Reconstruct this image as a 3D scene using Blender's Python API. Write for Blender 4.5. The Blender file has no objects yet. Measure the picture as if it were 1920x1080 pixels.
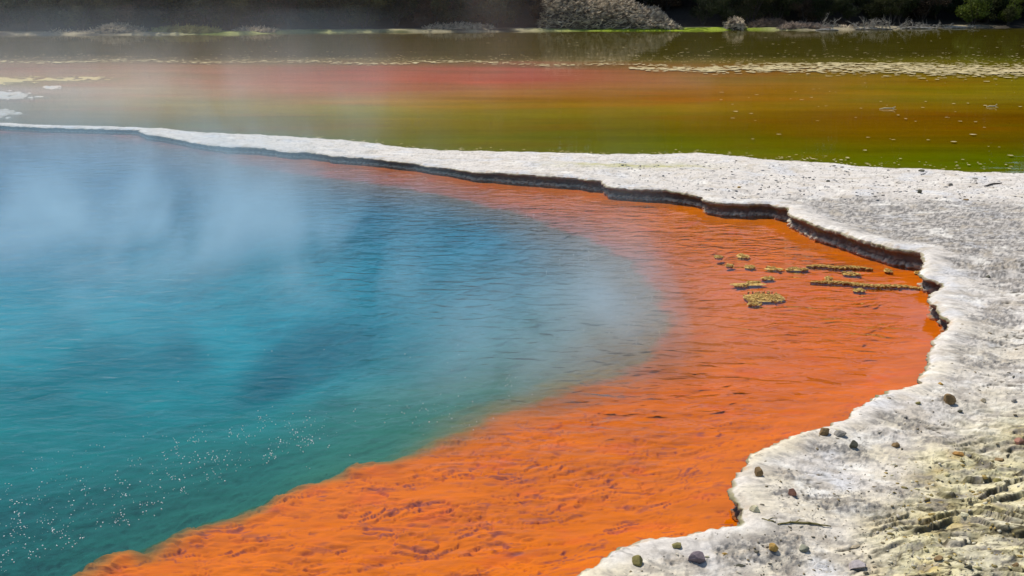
import bpy, math, random
import numpy as np
from mathutils import Vector

rnd = random.Random(7)
R = math.radians
sc = bpy.context.scene
COL = sc.collection

# ------------------------------------------------------------------ camera
H, F = 5.0, 2059.0
PITCH = math.atan(600.0 / F)
cp, sp = math.cos(PITCH), math.sin(PITCH)
cam_d = bpy.data.cameras.new('camera'); cam = bpy.data.objects.new('camera', cam_d)
COL.objects.link(cam); sc.camera = cam
cam.location = (0, 0, H); cam.rotation_euler = (math.pi / 2 - PITCH, 0, 0)
cam_d.sensor_width = 36; cam_d.lens = 36 * F / 1920; cam_d.clip_end = 2000; cam_d.clip_start = 0.1


def at(u, v, z=0.0):
    """a photo pixel (1920x1080) as the point where its sight line meets height z"""
    a, b = (u - 960) / F, (540 - v) / F
    dx, dy, dz = a, cp + b * sp, -sp + b * cp
    k = (z - H) / dz
    return (dx * k, dy * k, z)


def pix(X, Y, Z):
    """numpy: world -> photo pixel"""
    dz = Z - H
    fw = Y * cp - dz * sp
    up = Y * sp + dz * cp
    return 960 + F * X / fw, 540 - F * up / fw


# ------------------------------------------------------------------ noise
_rs = np.random.RandomState(11)
_perm = _rs.permutation(4096).astype(np.int64)
_ang = _rs.rand(4096) * 2 * np.pi
_gx, _gy = np.cos(_ang), np.sin(_ang)


def perlin(x, y, seed=0):
    x = np.asarray(x, dtype=np.float64) + seed * 17.31; y = np.asarray(y, dtype=np.float64) - seed * 9.77
    xi = np.floor(x).astype(np.int64); yi = np.floor(y).astype(np.int64)
    xf = x - xi; yf = y - yi
    u = xf * xf * xf * (xf * (xf * 6 - 15) + 10); v = yf * yf * yf * (yf * (yf * 6 - 15) + 10)

    def g(ix, iy, dx, dy):
        h = _perm[(_perm[(ix + seed * 131) & 4095] + iy) & 4095]
        return _gx[h] * dx + _gy[h] * dy
    a = g(xi, yi, xf, yf); b = g(xi + 1, yi, xf - 1, yf)
    c = g(xi, yi + 1, xf, yf - 1); d = g(xi + 1, yi + 1, xf - 1, yf - 1)
    return ((a + (b - a) * u) * (1 - v) + (c + (d - c) * u) * v) * 1.5


def fbm(x, y, octv=4, seed=0, gain=0.5):
    s = 0; a = 1.0; f = 1.0; t = 0
    for i in range(octv):
        s = s + a * perlin(x * f, y * f, seed + i); t += a; a *= gain; f *= 2.03
    return s / t


def ss(a, b, x):
    t = np.clip((x - a) / (b - a), 0, 1)
    return t * t * (3 - 2 * t)


def mixc(a, b, t):
    t = np.asarray(t)[..., None]
    return a * (1 - t) + np.asarray(b) * t


# ------------------------------------------------------------------ mesh helpers
def tag(o, label=None, cat=None, group=None, kind=None):
    if label: o['label'] = label
    if cat: o['category'] = cat
    if group: o['group'] = group
    if kind: o['kind'] = kind
    return o


def link(name, me, mat=None, parent=None, smooth=False):
    o = bpy.data.objects.new(name, me); COL.objects.link(o)
    if mat: me.materials.append(mat)
    if parent: o.parent = parent
    if smooth: me.polygons.foreach_set('use_smooth', [True] * len(me.polygons))
    return o


def np_mesh(name, V, Fq, col=None, smooth=True, extra=None):
    me = bpy.data.meshes.new(name)
    V = np.asarray(V, dtype=np.float32); Fq = np.asarray(Fq, dtype=np.int32)
    k = Fq.shape[1]
    n_ = np.cross(V[Fq[:, 1]] - V[Fq[:, 0]], V[Fq[:, 2]] - V[Fq[:, 0]])
    if smooth and n_[:, 2].sum() < 0: Fq = Fq[:, ::-1].copy()       # ground and water face up
    me.vertices.add(len(V)); me.vertices.foreach_set('co', V.ravel())
    me.loops.add(Fq.size); me.loops.foreach_set('vertex_index', Fq.ravel())
    me.polygons.add(len(Fq))
    me.polygons.foreach_set('loop_start', np.arange(0, Fq.size, k, dtype=np.int32))
    me.polygons.foreach_set('loop_total', np.full(len(Fq), k, dtype=np.int32))
    if smooth: me.polygons.foreach_set('use_smooth', np.ones(len(Fq), dtype=bool))
    me.update(calc_edges=True)
    if col is not None:
        c = np.ones((len(V), 4), dtype=np.float32); c[:, :3] = np.clip(col, 0, 1)
        a = me.color_attributes.new('tint', 'FLOAT_COLOR', 'POINT'); a.data.foreach_set('color', c.ravel())
    return me


def up_faces(V, Fq):
    n_ = np.cross(V[Fq[:, 1]] - V[Fq[:, 0]], V[Fq[:, 2]] - V[Fq[:, 0]])
    return Fq[:, ::-1] if n_[:, 2].sum() < 0 else Fq


def grid_faces(nr, nc, keep):
    """quads of a row/column grid whose four corners are all kept; returns faces, used index map"""
    idx = np.arange(nr * nc).reshape(nr, nc)
    q = np.stack([idx[:-1, :-1], idx[:-1, 1:], idx[1:, 1:], idx[1:, :-1]], -1).reshape(-1, 4)
    kf = keep.ravel()
    q = q[kf[q].all(1)]
    used = np.unique(q)
    remap = np.full(nr * nc, -1, dtype=np.int64); remap[used] = np.arange(len(used))
    return remap[q], used


def fan(rows, t):
    Y = np.repeat(rows[:, None], len(t), 1)
    X = t[None, :] * np.maximum(Y, 6.0)
    return X, Y


def rows_for(v0, v1, step):
    b = (540 - np.arange(v0, v1, step)) / F
    return H * (cp + b * sp) / (sp - b * cp)


# ------------------------------------------------------------------ materials
def new_mat(name):
    m = bpy.data.materials.new(name); m.use_nodes = True
    nt = m.node_tree; nt.nodes.clear()
    return m, nt, nt.nodes, nt.links


def N(nt, typ, **kw):
    n = nt.nodes.new(typ)
    for k, v in kw.items():
        if k == 'inp':
            for i, val in v.items(): n.inputs[i].default_value = val
        else: setattr(n, k, v)
    return n


def tint_mat(name, rough=0.9, bumps=((60, 0.004),), var=(25, 0.25), spec=0.3, stretch=None):
    """colour from the mesh's own mineral staining, broken up by noise, with fine relief"""
    m, nt, ns, lk = new_mat(name)
    out = N(nt, 'ShaderNodeOutputMaterial'); b = N(nt, 'ShaderNodeBsdfPrincipled')
    b.inputs['Roughness'].default_value = rough; b.inputs['Specular IOR Level'].default_value = spec
    at_ = N(nt, 'ShaderNodeAttribute', attribute_name='tint'); tc = N(nt, 'ShaderNodeTexCoord')
    no = N(nt, 'ShaderNodeTexNoise', inp={'Scale': var[0], 'Detail': 5.0, 'Roughness': 0.65})
    mr = N(nt, 'ShaderNodeMapRange', inp={1: 0.3, 2: 0.7, 3: 1 - var[1], 4: 1 + var[1]})
    mul = N(nt, 'ShaderNodeVectorMath', operation='SCALE')
    if stretch:
        mp_ = N(nt, 'ShaderNodeMapping'); mp_.inputs['Scale'].default_value = stretch; mp_.inputs['Rotation'].default_value = (0, 0, R(-8))
        lk.new(tc.outputs['Object'], mp_.inputs[0]); src = mp_.outputs[0]
    else: src = tc.outputs['Object']
    lk.new(src, no.inputs['Vector']); lk.new(no.outputs['Fac'], mr.inputs[0])
    lk.new(at_.outputs['Color'], mul.inputs[0]); lk.new(mr.outputs[0], mul.inputs['Scale'])
    lk.new(mul.outputs[0], b.inputs['Base Color'])
    prev = None
    for s, d in bumps:
        n2 = N(nt, 'ShaderNodeTexNoise', inp={'Scale': float(s), 'Detail': 4.0, 'Roughness': 0.6})
        lk.new(src, n2.inputs['Vector'])
        bu = N(nt, 'ShaderNodeBump', inp={'Strength': 1.0, 'Distance': d})
        lk.new(n2.outputs['Fac'], bu.inputs['Height'])
        if prev: lk.new(prev.outputs[0], bu.inputs['Normal'])
        prev = bu
    if prev: lk.new(prev.outputs[0], b.inputs['Normal'])
    lk.new(b.outputs[0], out.inputs[0])
    return m


def solid(name, c1, c2, scale=8.0, rough=0.85, bump=(30, 0.004), trans=0.0):
    m, nt, ns, lk = new_mat(name)
    out = N(nt, 'ShaderNodeOutputMaterial'); b = N(nt, 'ShaderNodeBsdfPrincipled')
    b.inputs['Roughness'].default_value = rough; b.inputs['Specular IOR Level'].default_value = 0.25
    tc = N(nt, 'ShaderNodeTexCoord'); oi = N(nt, 'ShaderNodeObjectInfo')
    no = N(nt, 'ShaderNodeTexNoise', inp={'Scale': scale, 'Detail': 4.0})
    ad = N(nt, 'ShaderNodeVectorMath', operation='ADD')
    lk.new(tc.outputs['Object'], ad.inputs[0]); lk.new(oi.outputs['Random'], ad.inputs[1])
    lk.new(ad.outputs[0], no.inputs['Vector'])
    cr = N(nt, 'ShaderNodeValToRGB')
    cr.color_ramp.elements[0].position = 0.35; cr.color_ramp.elements[1].position = 0.65
    cr.color_ramp.elements[0].color = (*c1, 1); cr.color_ramp.elements[1].color = (*c2, 1)
    lk.new(no.outputs['Fac'], cr.inputs[0]); lk.new(cr.outputs[0], b.inputs['Base Color'])
    if bump:
        n2 = N(nt, 'ShaderNodeTexNoise', inp={'Scale': float(bump[0]), 'Detail': 4.0})
        lk.new(tc.outputs['Object'], n2.inputs['Vector'])
        bu = N(nt, 'ShaderNodeBump', inp={'Strength': 1.0, 'Distance': bump[1]})
        lk.new(n2.outputs['Fac'], bu.inputs['Height']); lk.new(bu.outputs[0], b.inputs['Normal'])
    lk.new(b.outputs[0], out.inputs[0])
    if trans:
        tr = N(nt, 'ShaderNodeBsdfTranslucent'); mx = N(nt, 'ShaderNodeMixShader', inp={0: trans})
        lk.new(cr.outputs[0], tr.inputs[0]); lk.new(b.outputs[0], mx.inputs[1]); lk.new(tr.outputs[0], mx.inputs[2])
        lk.new(mx.outputs[0], out.inputs[0])
    return m


def water_mat(name, waves, rough=0.03, calm=None):
    """clear water: Fresnel mirror over a transparent body, waves as bump in metres"""
    m, nt, ns, lk = new_mat(name)
    out = N(nt, 'ShaderNodeOutputMaterial'); mx = N(nt, 'ShaderNodeMixShader')
    tr = N(nt, 'ShaderNodeBsdfTransparent'); gl = N(nt, 'ShaderNodeBsdfGlossy', inp={'Roughness': rough})
    fr = N(nt, 'ShaderNodeFresnel', inp={'IOR': 1.33}); tc = N(nt, 'ShaderNodeTexCoord')
    prev = None
    big = N(nt, 'ShaderNodeTexNoise', inp={'Scale': 0.22, 'Detail': 2.0})
    lk.new(tc.outputs['Object'], big.inputs['Vector'])
    patch = N(nt, 'ShaderNodeMapRange', inp={1: 0.38, 2: 0.62, 3: 0.45, 4: 1.25})
    lk.new(big.outputs['Fac'], patch.inputs[0])
    for (sx, sy, rot, dist, det) in waves:
        mp = N(nt, 'ShaderNodeMapping'); mp.inputs['Rotation'].default_value = (0, 0, R(rot)); mp.inputs['Scale'].default_value = (sx, sy, 1)
        n2 = N(nt, 'ShaderNodeTexNoise', inp={'Scale': 1.0, 'Detail': det, 'Roughness': 0.5, 'Distortion': 0.5})
        lk.new(tc.outputs['Object'], mp.inputs[0]); lk.new(mp.outputs[0], n2.inputs['Vector'])
        hm = N(nt, 'ShaderNodeMath', operation='MULTIPLY')
        lk.new(n2.outputs['Fac'], hm.inputs[0]); lk.new(patch.outputs[0], hm.inputs[1])
        hh = hm
        if calm:
            ca = N(nt, 'ShaderNodeAttribute', attribute_name='tint')
            h3 = N(nt, 'ShaderNodeMath', operation='MULTIPLY')
            lk.new(hm.outputs[0], h3.inputs[0]); lk.new(ca.outputs['Fac'], h3.inputs[1]); hh = h3
        bu = N(nt, 'ShaderNodeBump', inp={'Strength': 1.0, 'Distance': dist})
        lk.new(hh.outputs[0], bu.inputs['Height'])
        if prev: lk.new(prev.outputs[0], bu.inputs['Normal'])
        prev = bu
    lk.new(prev.outputs[0], fr.inputs['Normal']); lk.new(prev.outputs[0], gl.inputs['Normal'])
    lk.new(fr.outputs[0], mx.inputs[0]); lk.new(tr.outputs[0], mx.inputs[1]); lk.new(gl.outputs[0], mx.inputs[2])
    lk.new(mx.outputs[0], out.inputs[0])
    return m


# ------------------------------------------------------------------ the rim, the shelf edge and the lake shore as lines on the ground
# (u, v, lip height) along the visible lip of the pool, far left to near bottom
LIP = [(-900, 236, .16), (-500, 232, .16), (-200, 232, .16), (0, 233.5, .16), (35, 236, .15), (100, 238, .15), (175, 240, .15), (262, 242.5, .16),
       (268, 249, .17), (312, 255, .17), (342, 261, .17), (355, 265, .17), (400, 271, .17), (425, 273.7, .18), (480, 274.5, .2),
       (512, 279, .18), (542, 284, .17), (580, 283, .19), (625, 290.5, .19), (692, 294.5, .2), (730, 299, .2), (775, 304, .2),
       (797, 309, .18), (822, 311, .2), (855, 314, .22), (892, 320.5, .24), (960, 322.5, .27), (1022, 327, .27), (1085, 332, .27),
       (1125, 336, .28), (1140, 346, .28), (1177, 352, .27), (1247, 353, .29), (1292, 360, .27), (1317, 367.5, .26), (1322, 372, .3),
       (1347, 377.5, .3), (1397, 380, .3), (1440, 379, .3), (1477, 387, .3), (1481, 400, .28), (1502, 407, .32), (1540, 422, .33),
       (1585, 434, .33), (1615, 447, .33), (1665, 460, .34), (1715, 466, .34), (1734, 471, .34), (1730, 490, .3), (1726, 507, .27),
       (1737, 517, .26), (1755, 522, .26), (1772, 528, .26), (1768, 536, .25), (1750, 546, .25), (1749, 560, .25), (1760, 575, .25), (1764, 586, .25),
       (1784, 597, .25), (1775, 610, .25), (1754, 632, .24), (1750, 647, .24), (1739, 665, .24), (1749, 680, .24), (1730, 697, .23),
       (1724, 714, .22), (1677, 731, .22), (1635, 747, .22), (1604, 763, .22), (1592, 770, .22), (1592, 782, .22), (1556, 796, .22),
       (1521, 806, .22), (1477, 817, .22), (1433, 836, .22), (1408, 850, .22), (1397, 875, .22), (1379, 895, .23), (1376, 913, .23),
       (1392, 937, .23), (1396, 958, .22), (1392, 980, .2), (1352, 987, .2), (1280, 994, .2), (1242, 1002, .2), (1211, 1006, .2),
       (1177, 1018, .2), (1159, 1031, .2), (1113, 1058, .2), (1071, 1079, .2), (1000, 1115, .2), (880, 1160, .2), (700, 1230, .2)]
lip_pts = [at(u, v, h)[:2] + (h,) for u, v, h in LIP] + [(-6, 6.6, .2), (-14, 6.0, .2), (-30, 8, .2), (-45, 20, .2), (-48, 32, .2)]
# densify
P = []
for i in range(len(lip_pts)):
    a, b = np.array(lip_pts[i]), np.array(lip_pts[(i + 1) % len(lip_pts)])
    L = np.hypot(*(b - a)[:2]); n = max(1, int(L / 0.9))
    for k in range(n): P.append(a + (b - a) * k / n)
P = np.array(P)
SA = P[:, :2]; SB = np.roll(P[:, :2], -1, 0); HA = P[:, 2]; HB = np.roll(P[:, 2], -1)


def poly_dist(X, Y, A, B, ha=None, hb=None):
    """signed distance (positive outside) to a closed polygon and the height carried along it"""
    sh = X.shape; X = X.ravel(); Y = Y.ravel()
    best = np.full(X.shape, 1e9); hh = np.zeros(X.shape); inside = np.zeros(X.shape, dtype=bool)
    for i in range(len(A)):
        ax, ay = A[i]; bx, by = B[i]
        ex, ey = bx - ax, by - ay; l2 = ex * ex + ey * ey + 1e-12
        t = np.clip(((X - ax) * ex + (Y - ay) * ey) / l2, 0, 1)
        d = (X - ax - t * ex) ** 2 + (Y - ay - t * ey) ** 2
        w = d < best
        best = np.where(w, d, best)
        if ha is not None: hh = np.where(w, ha[i] + (hb[i] - ha[i]) * t, hh)
        if ay != by:
            c = ((ay > Y) != (by > Y)) & (X < ex * (Y - ay) / (by - ay) + ax)
            inside ^= c
    d = np.sqrt(best) * np.where(inside, -1, 1)
    return d.reshape(sh), hh.reshape(sh)


def edge_noise(X, Y):
    return 0.085 * fbm(X * 2.2, Y * 2.2, 3, 31) + 0.04 * fbm(X * 8, Y * 8, 3, 35)


def rim_dist(X, Y):
    d, h = poly_dist(X, Y, SA, SB, HA, HB)
    return d + edge_noise(X, Y), h


LAKE = [(-900, 230), (-300, 230), (0, 232), (35, 234), (100, 236.5), (175, 238.5), (262, 241), (275, 241), (305, 240.5), (350, 247), (425, 251), (480, 252.5),
        (555, 257.5), (640, 262.5), (712, 270), (720, 273), (767, 277.5), (825, 282.5), (960, 285), (1060, 287), (1130, 290), (1235, 290),
        (1310, 287), (1360, 291), (1440, 300), (1565, 306), (1615, 314), (1740, 317), (1815, 324), (1920, 325), (2100, 328), (2500, 336), (3200, 345)]
_lk = np.array([at(u, v)[:2] for u, v in LAKE]); LT = _lk[:, 0] / _lk[:, 1]; LY = _lk[:, 1]


def lake_dist(X, Y):
    t = X / np.maximum(Y, 1.0)
    yb = np.interp(t, LT, LY)
    return (yb - Y) * 0.8 + 0.10 * fbm(X * 1.2, Y * 1.2, 4, 51)


EDGE = [(-200, 1300), (150, 1080), (185, 1050), (215, 1032), (242, 1024), (270, 1032), (285, 1018), (330, 990), (362, 976), (400, 962), (450, 950), (480, 940), (500, 928), (540, 905), (600, 885),
        (660, 858), (690, 848), (730, 852), (780, 830), (850, 800), (900, 770), (970, 745), (1050, 720), (1130, 690), (1200, 660), (1235, 625),
        (1240, 585), (1215, 530), (1170, 480), (1080, 436), (980, 402), (880, 376), (780, 356), (680, 341), (560, 328), (430, 306), (320, 284), (200, 266), (0, 258), (-500, 256), (-900, 262)]
edge_pts = [at(u, v, -0.15)[:2] for u, v in EDGE] + [(-44, 30), (-40, 16), (-20, 8)]
EA = np.array(edge_pts); EB = np.roll(EA, -1, 0)


def deep_dist(X, Y):
    """positive on the orange shelf, negative over the deep basin"""
    d, _ = poly_dist(X, Y, EA, EB)
    return d + (.10 + .22 * ss(10.5, 14, Y)) * fbm(X * 1.1, Y * 1.1, 4, 61, .6) + 0.05 * fbm(X * 5, Y * 5, 2, 63)


# ------------------------------------------------------------------ colour maps over the ground
def table(U, V, us, vs, tab):
    tab = np.array(tab, dtype=float)  # rows=vs, cols=us, rgb
    fu = np.interp(U, us, np.arange(len(us))); fv = np.interp(V, vs, np.arange(len(vs)))
    iu = np.minimum(fu.astype(int), len(us) - 2); iv = np.minimum(fv.astype(int), len(vs) - 2)
    a = (fu - iu)[..., None]; b = (fv - iv)[..., None]
    return (tab[iv, iu] * (1 - a) + tab[iv, iu + 1] * a) * (1 - b) + (tab[iv + 1, iu] * (1 - a) + tab[iv + 1, iu + 1] * a) * b


# ------------------------------------------------------------------ sinter terrace
def flake_mask(X, Y):
    U, V = pix(X, Y, 0.2)
    # broken yellow crust towards the near right
    m = ss(0, 160, (U - 1665) + (V - 900) * 0.55 + 110 * fbm(X * 0.9, Y * 0.9, 3, 71))
    m = m * ss(690, 880, V + 60 * fbm(X, Y, 2, 73))
    return m


def terrace(X, Y, d, hl):
    dl = lake_dist(X, Y)
    dd = np.maximum(d, 0.0)
    r = np.clip(dl / (np.maximum(dl, 0) + dd + 1e-3) * 1.7, 0, 1)
    base = hl * ss(0, 1, r)
    z = np.where(dl > 0, base, 0.25 * dl)
    z = z - 0.07 * ss(0.25, 0.9, dd) * ss(0, .5, dl)                       # the lip stands a little proud
    z = np.where(dl > 0, np.maximum(z, .02 + .05 * ss(0, .8, dl)), z)
    z = z + 0.05 * fbm(X * 0.7, Y * 0.7, 3, 81) * ss(0.1, 1.0, dd) * ss(0.1, 1.2, dl)
    z = z - 0.035 * ss(0.10, 0.0, dd) ** 1.5
    # lobes running down to the lip
    z = z + 0.014 * perlin(X * 2.6, Y * 2.6, 83) * ss(0.05, 0.3, dd)
    # grainy sinter
    gm = ss(.0, 0.16, fbm(X * 0.75 + 3, Y * 1.3, 5, 85, .6)) * ss(0.08, 0.35, dd)
    far = ss(26, 15, Y)
    gr = 1 - np.abs(fbm(X * 11, Y * 11, 3, 87)) * 2.6
    z = z + (0.004 + 0.018 * gm) * (gr - .5) * (0.35 + 0.65 * far) * (1 - .75 * flake_mask(X, Y)) * ss(0, 0.1, dd) * ss(0, .3, dl)
    z = z + 0.006 * fbm(X * 18, Y * 18, 3, 89) * ss(0, .08, dl)
    z = z + .022 * fbm(X * 4.5, Y * 4.5, 3, 161) * ss(.35, 0, dd) * ss(0, .2, dl)
    fm = flake_mask(X, Y)
    wx = X * .97 + Y * .22; wy = Y * .97 - X * .22
    st = 3.0 * wy + 3.8 * fbm(wx * .8, wy * 1.6, 4, 91, .42); fl = np.floor(st); fr = st - fl
    brk = ss(-.45, -.1, fbm(wx * 1.1, wy * 1.6, 3, 95))
    saw = ss(.80, .99, fr) - fr
    z = z + fm * brk * 0.075 * saw + fm * 0.012 * fbm(X * 7, Y * 11, 3, 93, .4)
    st2 = 2.2 * wy + 3.0 * fbm(wx * .9, wy * 2.2, 4, 97, .5); f2 = st2 - np.floor(st2)
    pm = ss(-.05, .25, fbm(wx * .6, wy * 1.3, 3, 99)) * ss(.3, .9, dd) * ss(0, .5, dl) * far
    z = z + (1 - fm) * pm * 0.026 * (ss(.8, 1., f2) - f2)
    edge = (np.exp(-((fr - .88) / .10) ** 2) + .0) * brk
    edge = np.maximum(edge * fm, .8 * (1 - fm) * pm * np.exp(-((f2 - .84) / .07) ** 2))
    return z, gm, fm, edge, dl


def terrace_colour(X, Y, d, gm, fm, edge, dl):
    white = np.array([.67, .62, .56]); cream = np.array([.72, .64, .48])
    grey = np.array([.17, .16, .15]); blue = np.array([.60, .62, .66])
    U, V = pix(X, Y, 0.2)
    c = np.repeat(white[None], X.size, 0).reshape(X.shape + (3,))
    c = mixc(c, cream, ss(-.2, .35, fbm(X * .8, Y * .8, 3, 101)) * ss(500, 800, V))
    c = mixc(c, blue, 0.5 * ss(.05, .4, fbm(X * 1.1, Y * 1.1, 4, 103)))
    # a broad grey crust on the flat behind the rim (right), pale again towards the lake
    band = ss(365, 395, V + 18 * fbm(X * .5, Y * .5, 3, 105)) * ss(560, 470, V + 30 * fbm(X * .6, Y, 2, 107)) * ss(0.3, 1.0, d)
    fine = ss(-.2, .2, fbm(X * 9, Y * 9, 4, 109, .65))
    g = np.clip(gm * 0.9 * ss(330, 480, V) + band * (1.0 + .6 * fbm(X * 1.5, Y * 3, 3, 111)), 0, 1)
    c = mixc(c, grey, g * (0.25 + 0.75 * fine))
    # dark specks
    c = mixc(c, np.array([.50, .43, .33]), .6 * ss(.05, .35, fbm(X * 1.9, Y * 2.6, 5, 151, .6)))
    c = mixc(c, np.array([.86, .82, .74]), .7 * ss(.12, .4, fbm(X * 1.4, Y * 2.8, 5, 153, .6)))
    spk = ss(.26, .40, fbm(X * 14, Y * 8, 2, 113)) * (0.45 + .5 * g)
    flk = ss(.10, .32, fbm(X * 5, Y * 13, 4, 127, .65)) * (.35 + .4 * ss(.0, .3, fbm(X * 1.2, Y * 1.2, 3, 129)))
    c = mixc(c, np.array([.33, .31, .28]), flk * ss(.05, .3, d))
    c = mixc(c, np.array([.2, .19, .18]), spk * ss(0.05, .2, d))
    # yellow broken crust
    yel = mixc(np.repeat(np.array([.74, .66, .38])[None], X.size, 0).reshape(X.shape + (3,)), np.array([.58, .44, .16]), ss(.0, .4, fbm(X * 2, Y * 2, 3, 115)))
    c = mixc(c, yel, fm * (.65 + .35 * ss(-.3, .2, fbm(X * 1.3, Y * 1.3, 3, 117))))
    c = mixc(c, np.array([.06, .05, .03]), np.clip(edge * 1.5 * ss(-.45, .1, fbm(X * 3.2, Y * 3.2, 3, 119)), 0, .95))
    c = mixc(c, np.array([.22, .19, .08]), fm * .6 * ss(.08, .3, fbm(X * 3.5, Y * 9, 4, 131)))
    lin = np.abs(fbm(X * 1.5 + .5 * Y, Y * 4.2 - .6 * X, 4, 155, .5)); c = mixc(c, np.array([.07, .06, .035]), fm * .95 * ss(.055, .012, lin) * ss(-.3, .0, fbm(X * 2, Y * 2, 2, 157)))
    lin2 = np.abs(fbm(X * 2.5, Y * 7, 4, 159, .5)); c = mixc(c, np.array([.10, .085, .045]), fm * .85 * ss(.045, .010, lin2))
    # faint growth bands following the rim
    ph = d * 2.4 + 1.3 * fbm(X * .9, Y * .9, 3, 163); pf = ph - np.floor(ph)
    c = mixc(c, np.array([.30, .27, .24]), .55 * ss(.16, .02, np.abs(pf - .5)) * ss(.0, .3, fbm(X * 1.6, Y * 1.6, 4, 165, .6)) * ss(.1, .3, d) * ss(5, 2, d))
    c = mixc(c, np.array([.34, .30, .25]), .6 * ss(.10, .30, fbm(X * 2.4, Y * 6.5, 5, 167, .62)) * ss(.05, .3, d) * ss(380, 460, V))
    # hairline cracks
    cr = np.abs(fbm(X * 1.4, Y * 1.4, 4, 121))
    c = mixc(c, np.array([.25, .23, .2]), ss(.012, .003, cr) * .7 * ss(600, 700, V))
    # moss tinted strip on the far terrace
    ms = np.exp(-((U - 1190) / 110) ** 2 - ((V - 306) / 7) ** 2)
    c = mixc(c, np.array([.42, .40, .14]), np.clip(ms * (1 + 2 * fbm(X * 3, Y * 3, 3, 123)), 0, .8))
    c = mixc(c, np.array([.55, .33, .14]), .5 * ss(.1, .5, fbm(X * 5, Y * 5, 3, 125)) * ss(.12, .02, d))
    c = mixc(c, np.array([.25, .24, .10]), ss(.06, -.02, dl))
    return c


M_sinter = tint_mat('sinter', 0.9, ((22, 0.014), (90, 0.004)), (18, 0.16), 0.15)
T = np.arange(-0.75, 0.90, 1.9 / F)
rows = np.concatenate([rows_for(205, 340, 1.0), rows_for(340, 1180, 1.9), np.arange(7.3, -6, -0.15)])
X, Y = fan(rows, T)
d, hl = rim_dist(X, Y)
z, gm, fm, edge, dl = terrace(X, Y, d, hl)
z = np.where(dl > 0.05, np.maximum(z, .012), z)
keep = (d > 0.10) & (dl > -0.6)
Fq, used = grid_faces(len(rows), len(T), keep)
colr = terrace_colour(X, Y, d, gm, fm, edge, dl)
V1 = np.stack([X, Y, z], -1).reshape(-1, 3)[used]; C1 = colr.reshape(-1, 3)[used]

# the lip and the undercut wall, a ribbon following the rim
nr_ = np.stack([LIPX := P[:, 0], P[:, 1]], -1)
seq = []
nvis = len(P)
for i in range(nvis - 1):
    a, b = P[i], P[i + 1]
    L = np.hypot(*(b - a)[:2]); dist = np.hypot(*a[:2])
    stp = 0.022 if 7 < dist < 40 and a[1] > 7.5 and a[0] > -22 else 0.3
    n = max(1, int(L / stp))
    for k in range(n): seq.append(a + (b - a) * k / n)
seq = np.array(seq)
S = np.concatenate([[0], np.cumsum(np.hypot(*(np.diff(seq[:, :2], axis=0)).T))])
# smooth a little, normals from a wider window
def smooth(a, w):
    k = np.ones(w) / w
    return np.stack([np.convolve(np.pad(a[:, j], w // 2, mode='edge'), k, 'valid')[:len(a)] for j in range(a.shape[1])], 1)
sq = smooth(seq, 5)
tan = np.gradient(smooth(seq[:, :2], 15), axis=0); tan /= np.linalg.norm(tan, axis=1)[:, None] + 1e-9
nrm = np.stack([-tan[:, 1], tan[:, 0]], 1)             # candidate inland normal
tst, _ = poly_dist(sq[:, 0] + nrm[:, 0] * .1, sq[:, 1] + nrm[:, 1] * .1, SA, SB)
tst0, _ = poly_dist(sq[:, 0] - nrm[:, 0] * .1, sq[:, 1] - nrm[:, 1] * .1, SA, SB)
if np.median(tst - tst0) < 0: nrm = -nrm
e0 = edge_noise(sq[:, 0], sq[:, 1])
bx = sq[:, 0] - nrm[:, 0] * e0; by = sq[:, 1] - nrm[:, 1] * e0
hlp = sq[:, 2]
dist = np.hypot(bx, by)
under = 0.07 + 0.11 * (fbm(S * .8, S * 0 + .3, 4, 133, .6) + .2)
over = 0.025 + 0.05 * fbm(S * 1.7, S * 0 + .7, 3, 135)
prof = []   # (offset inland, z mode, value)
inl = [1.0, .8, .62, .46, .33, .22, .14, .09, .05, .02]
rowsR = []
def wallnoise(s, q, sd): return fbm(s * 6, q * 3 + s * 0, 3, sd)
for k, a in enumerate(inl):
    wd = 0.28 + 0.012 * dist
    off = a * wd
    x = bx + nrm[:, 0] * off; y = by + nrm[:, 1] * off
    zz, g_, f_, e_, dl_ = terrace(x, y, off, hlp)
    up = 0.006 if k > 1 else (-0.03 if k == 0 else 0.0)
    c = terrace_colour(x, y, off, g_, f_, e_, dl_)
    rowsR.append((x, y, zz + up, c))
ztop = rowsR[-1][2]
wall = [(-.4, .97), (-1.0, .90), (-1.0, .82), (-.3, .76), (.5, .68), (.8, .60), (.9, .52), (1.0, .44), (.95, .36), (.85, .28), (.7, .20), (.55, .12), (.35, .05), (.3, -.04), (.3, -.3), (.3, -1.2)]
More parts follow.
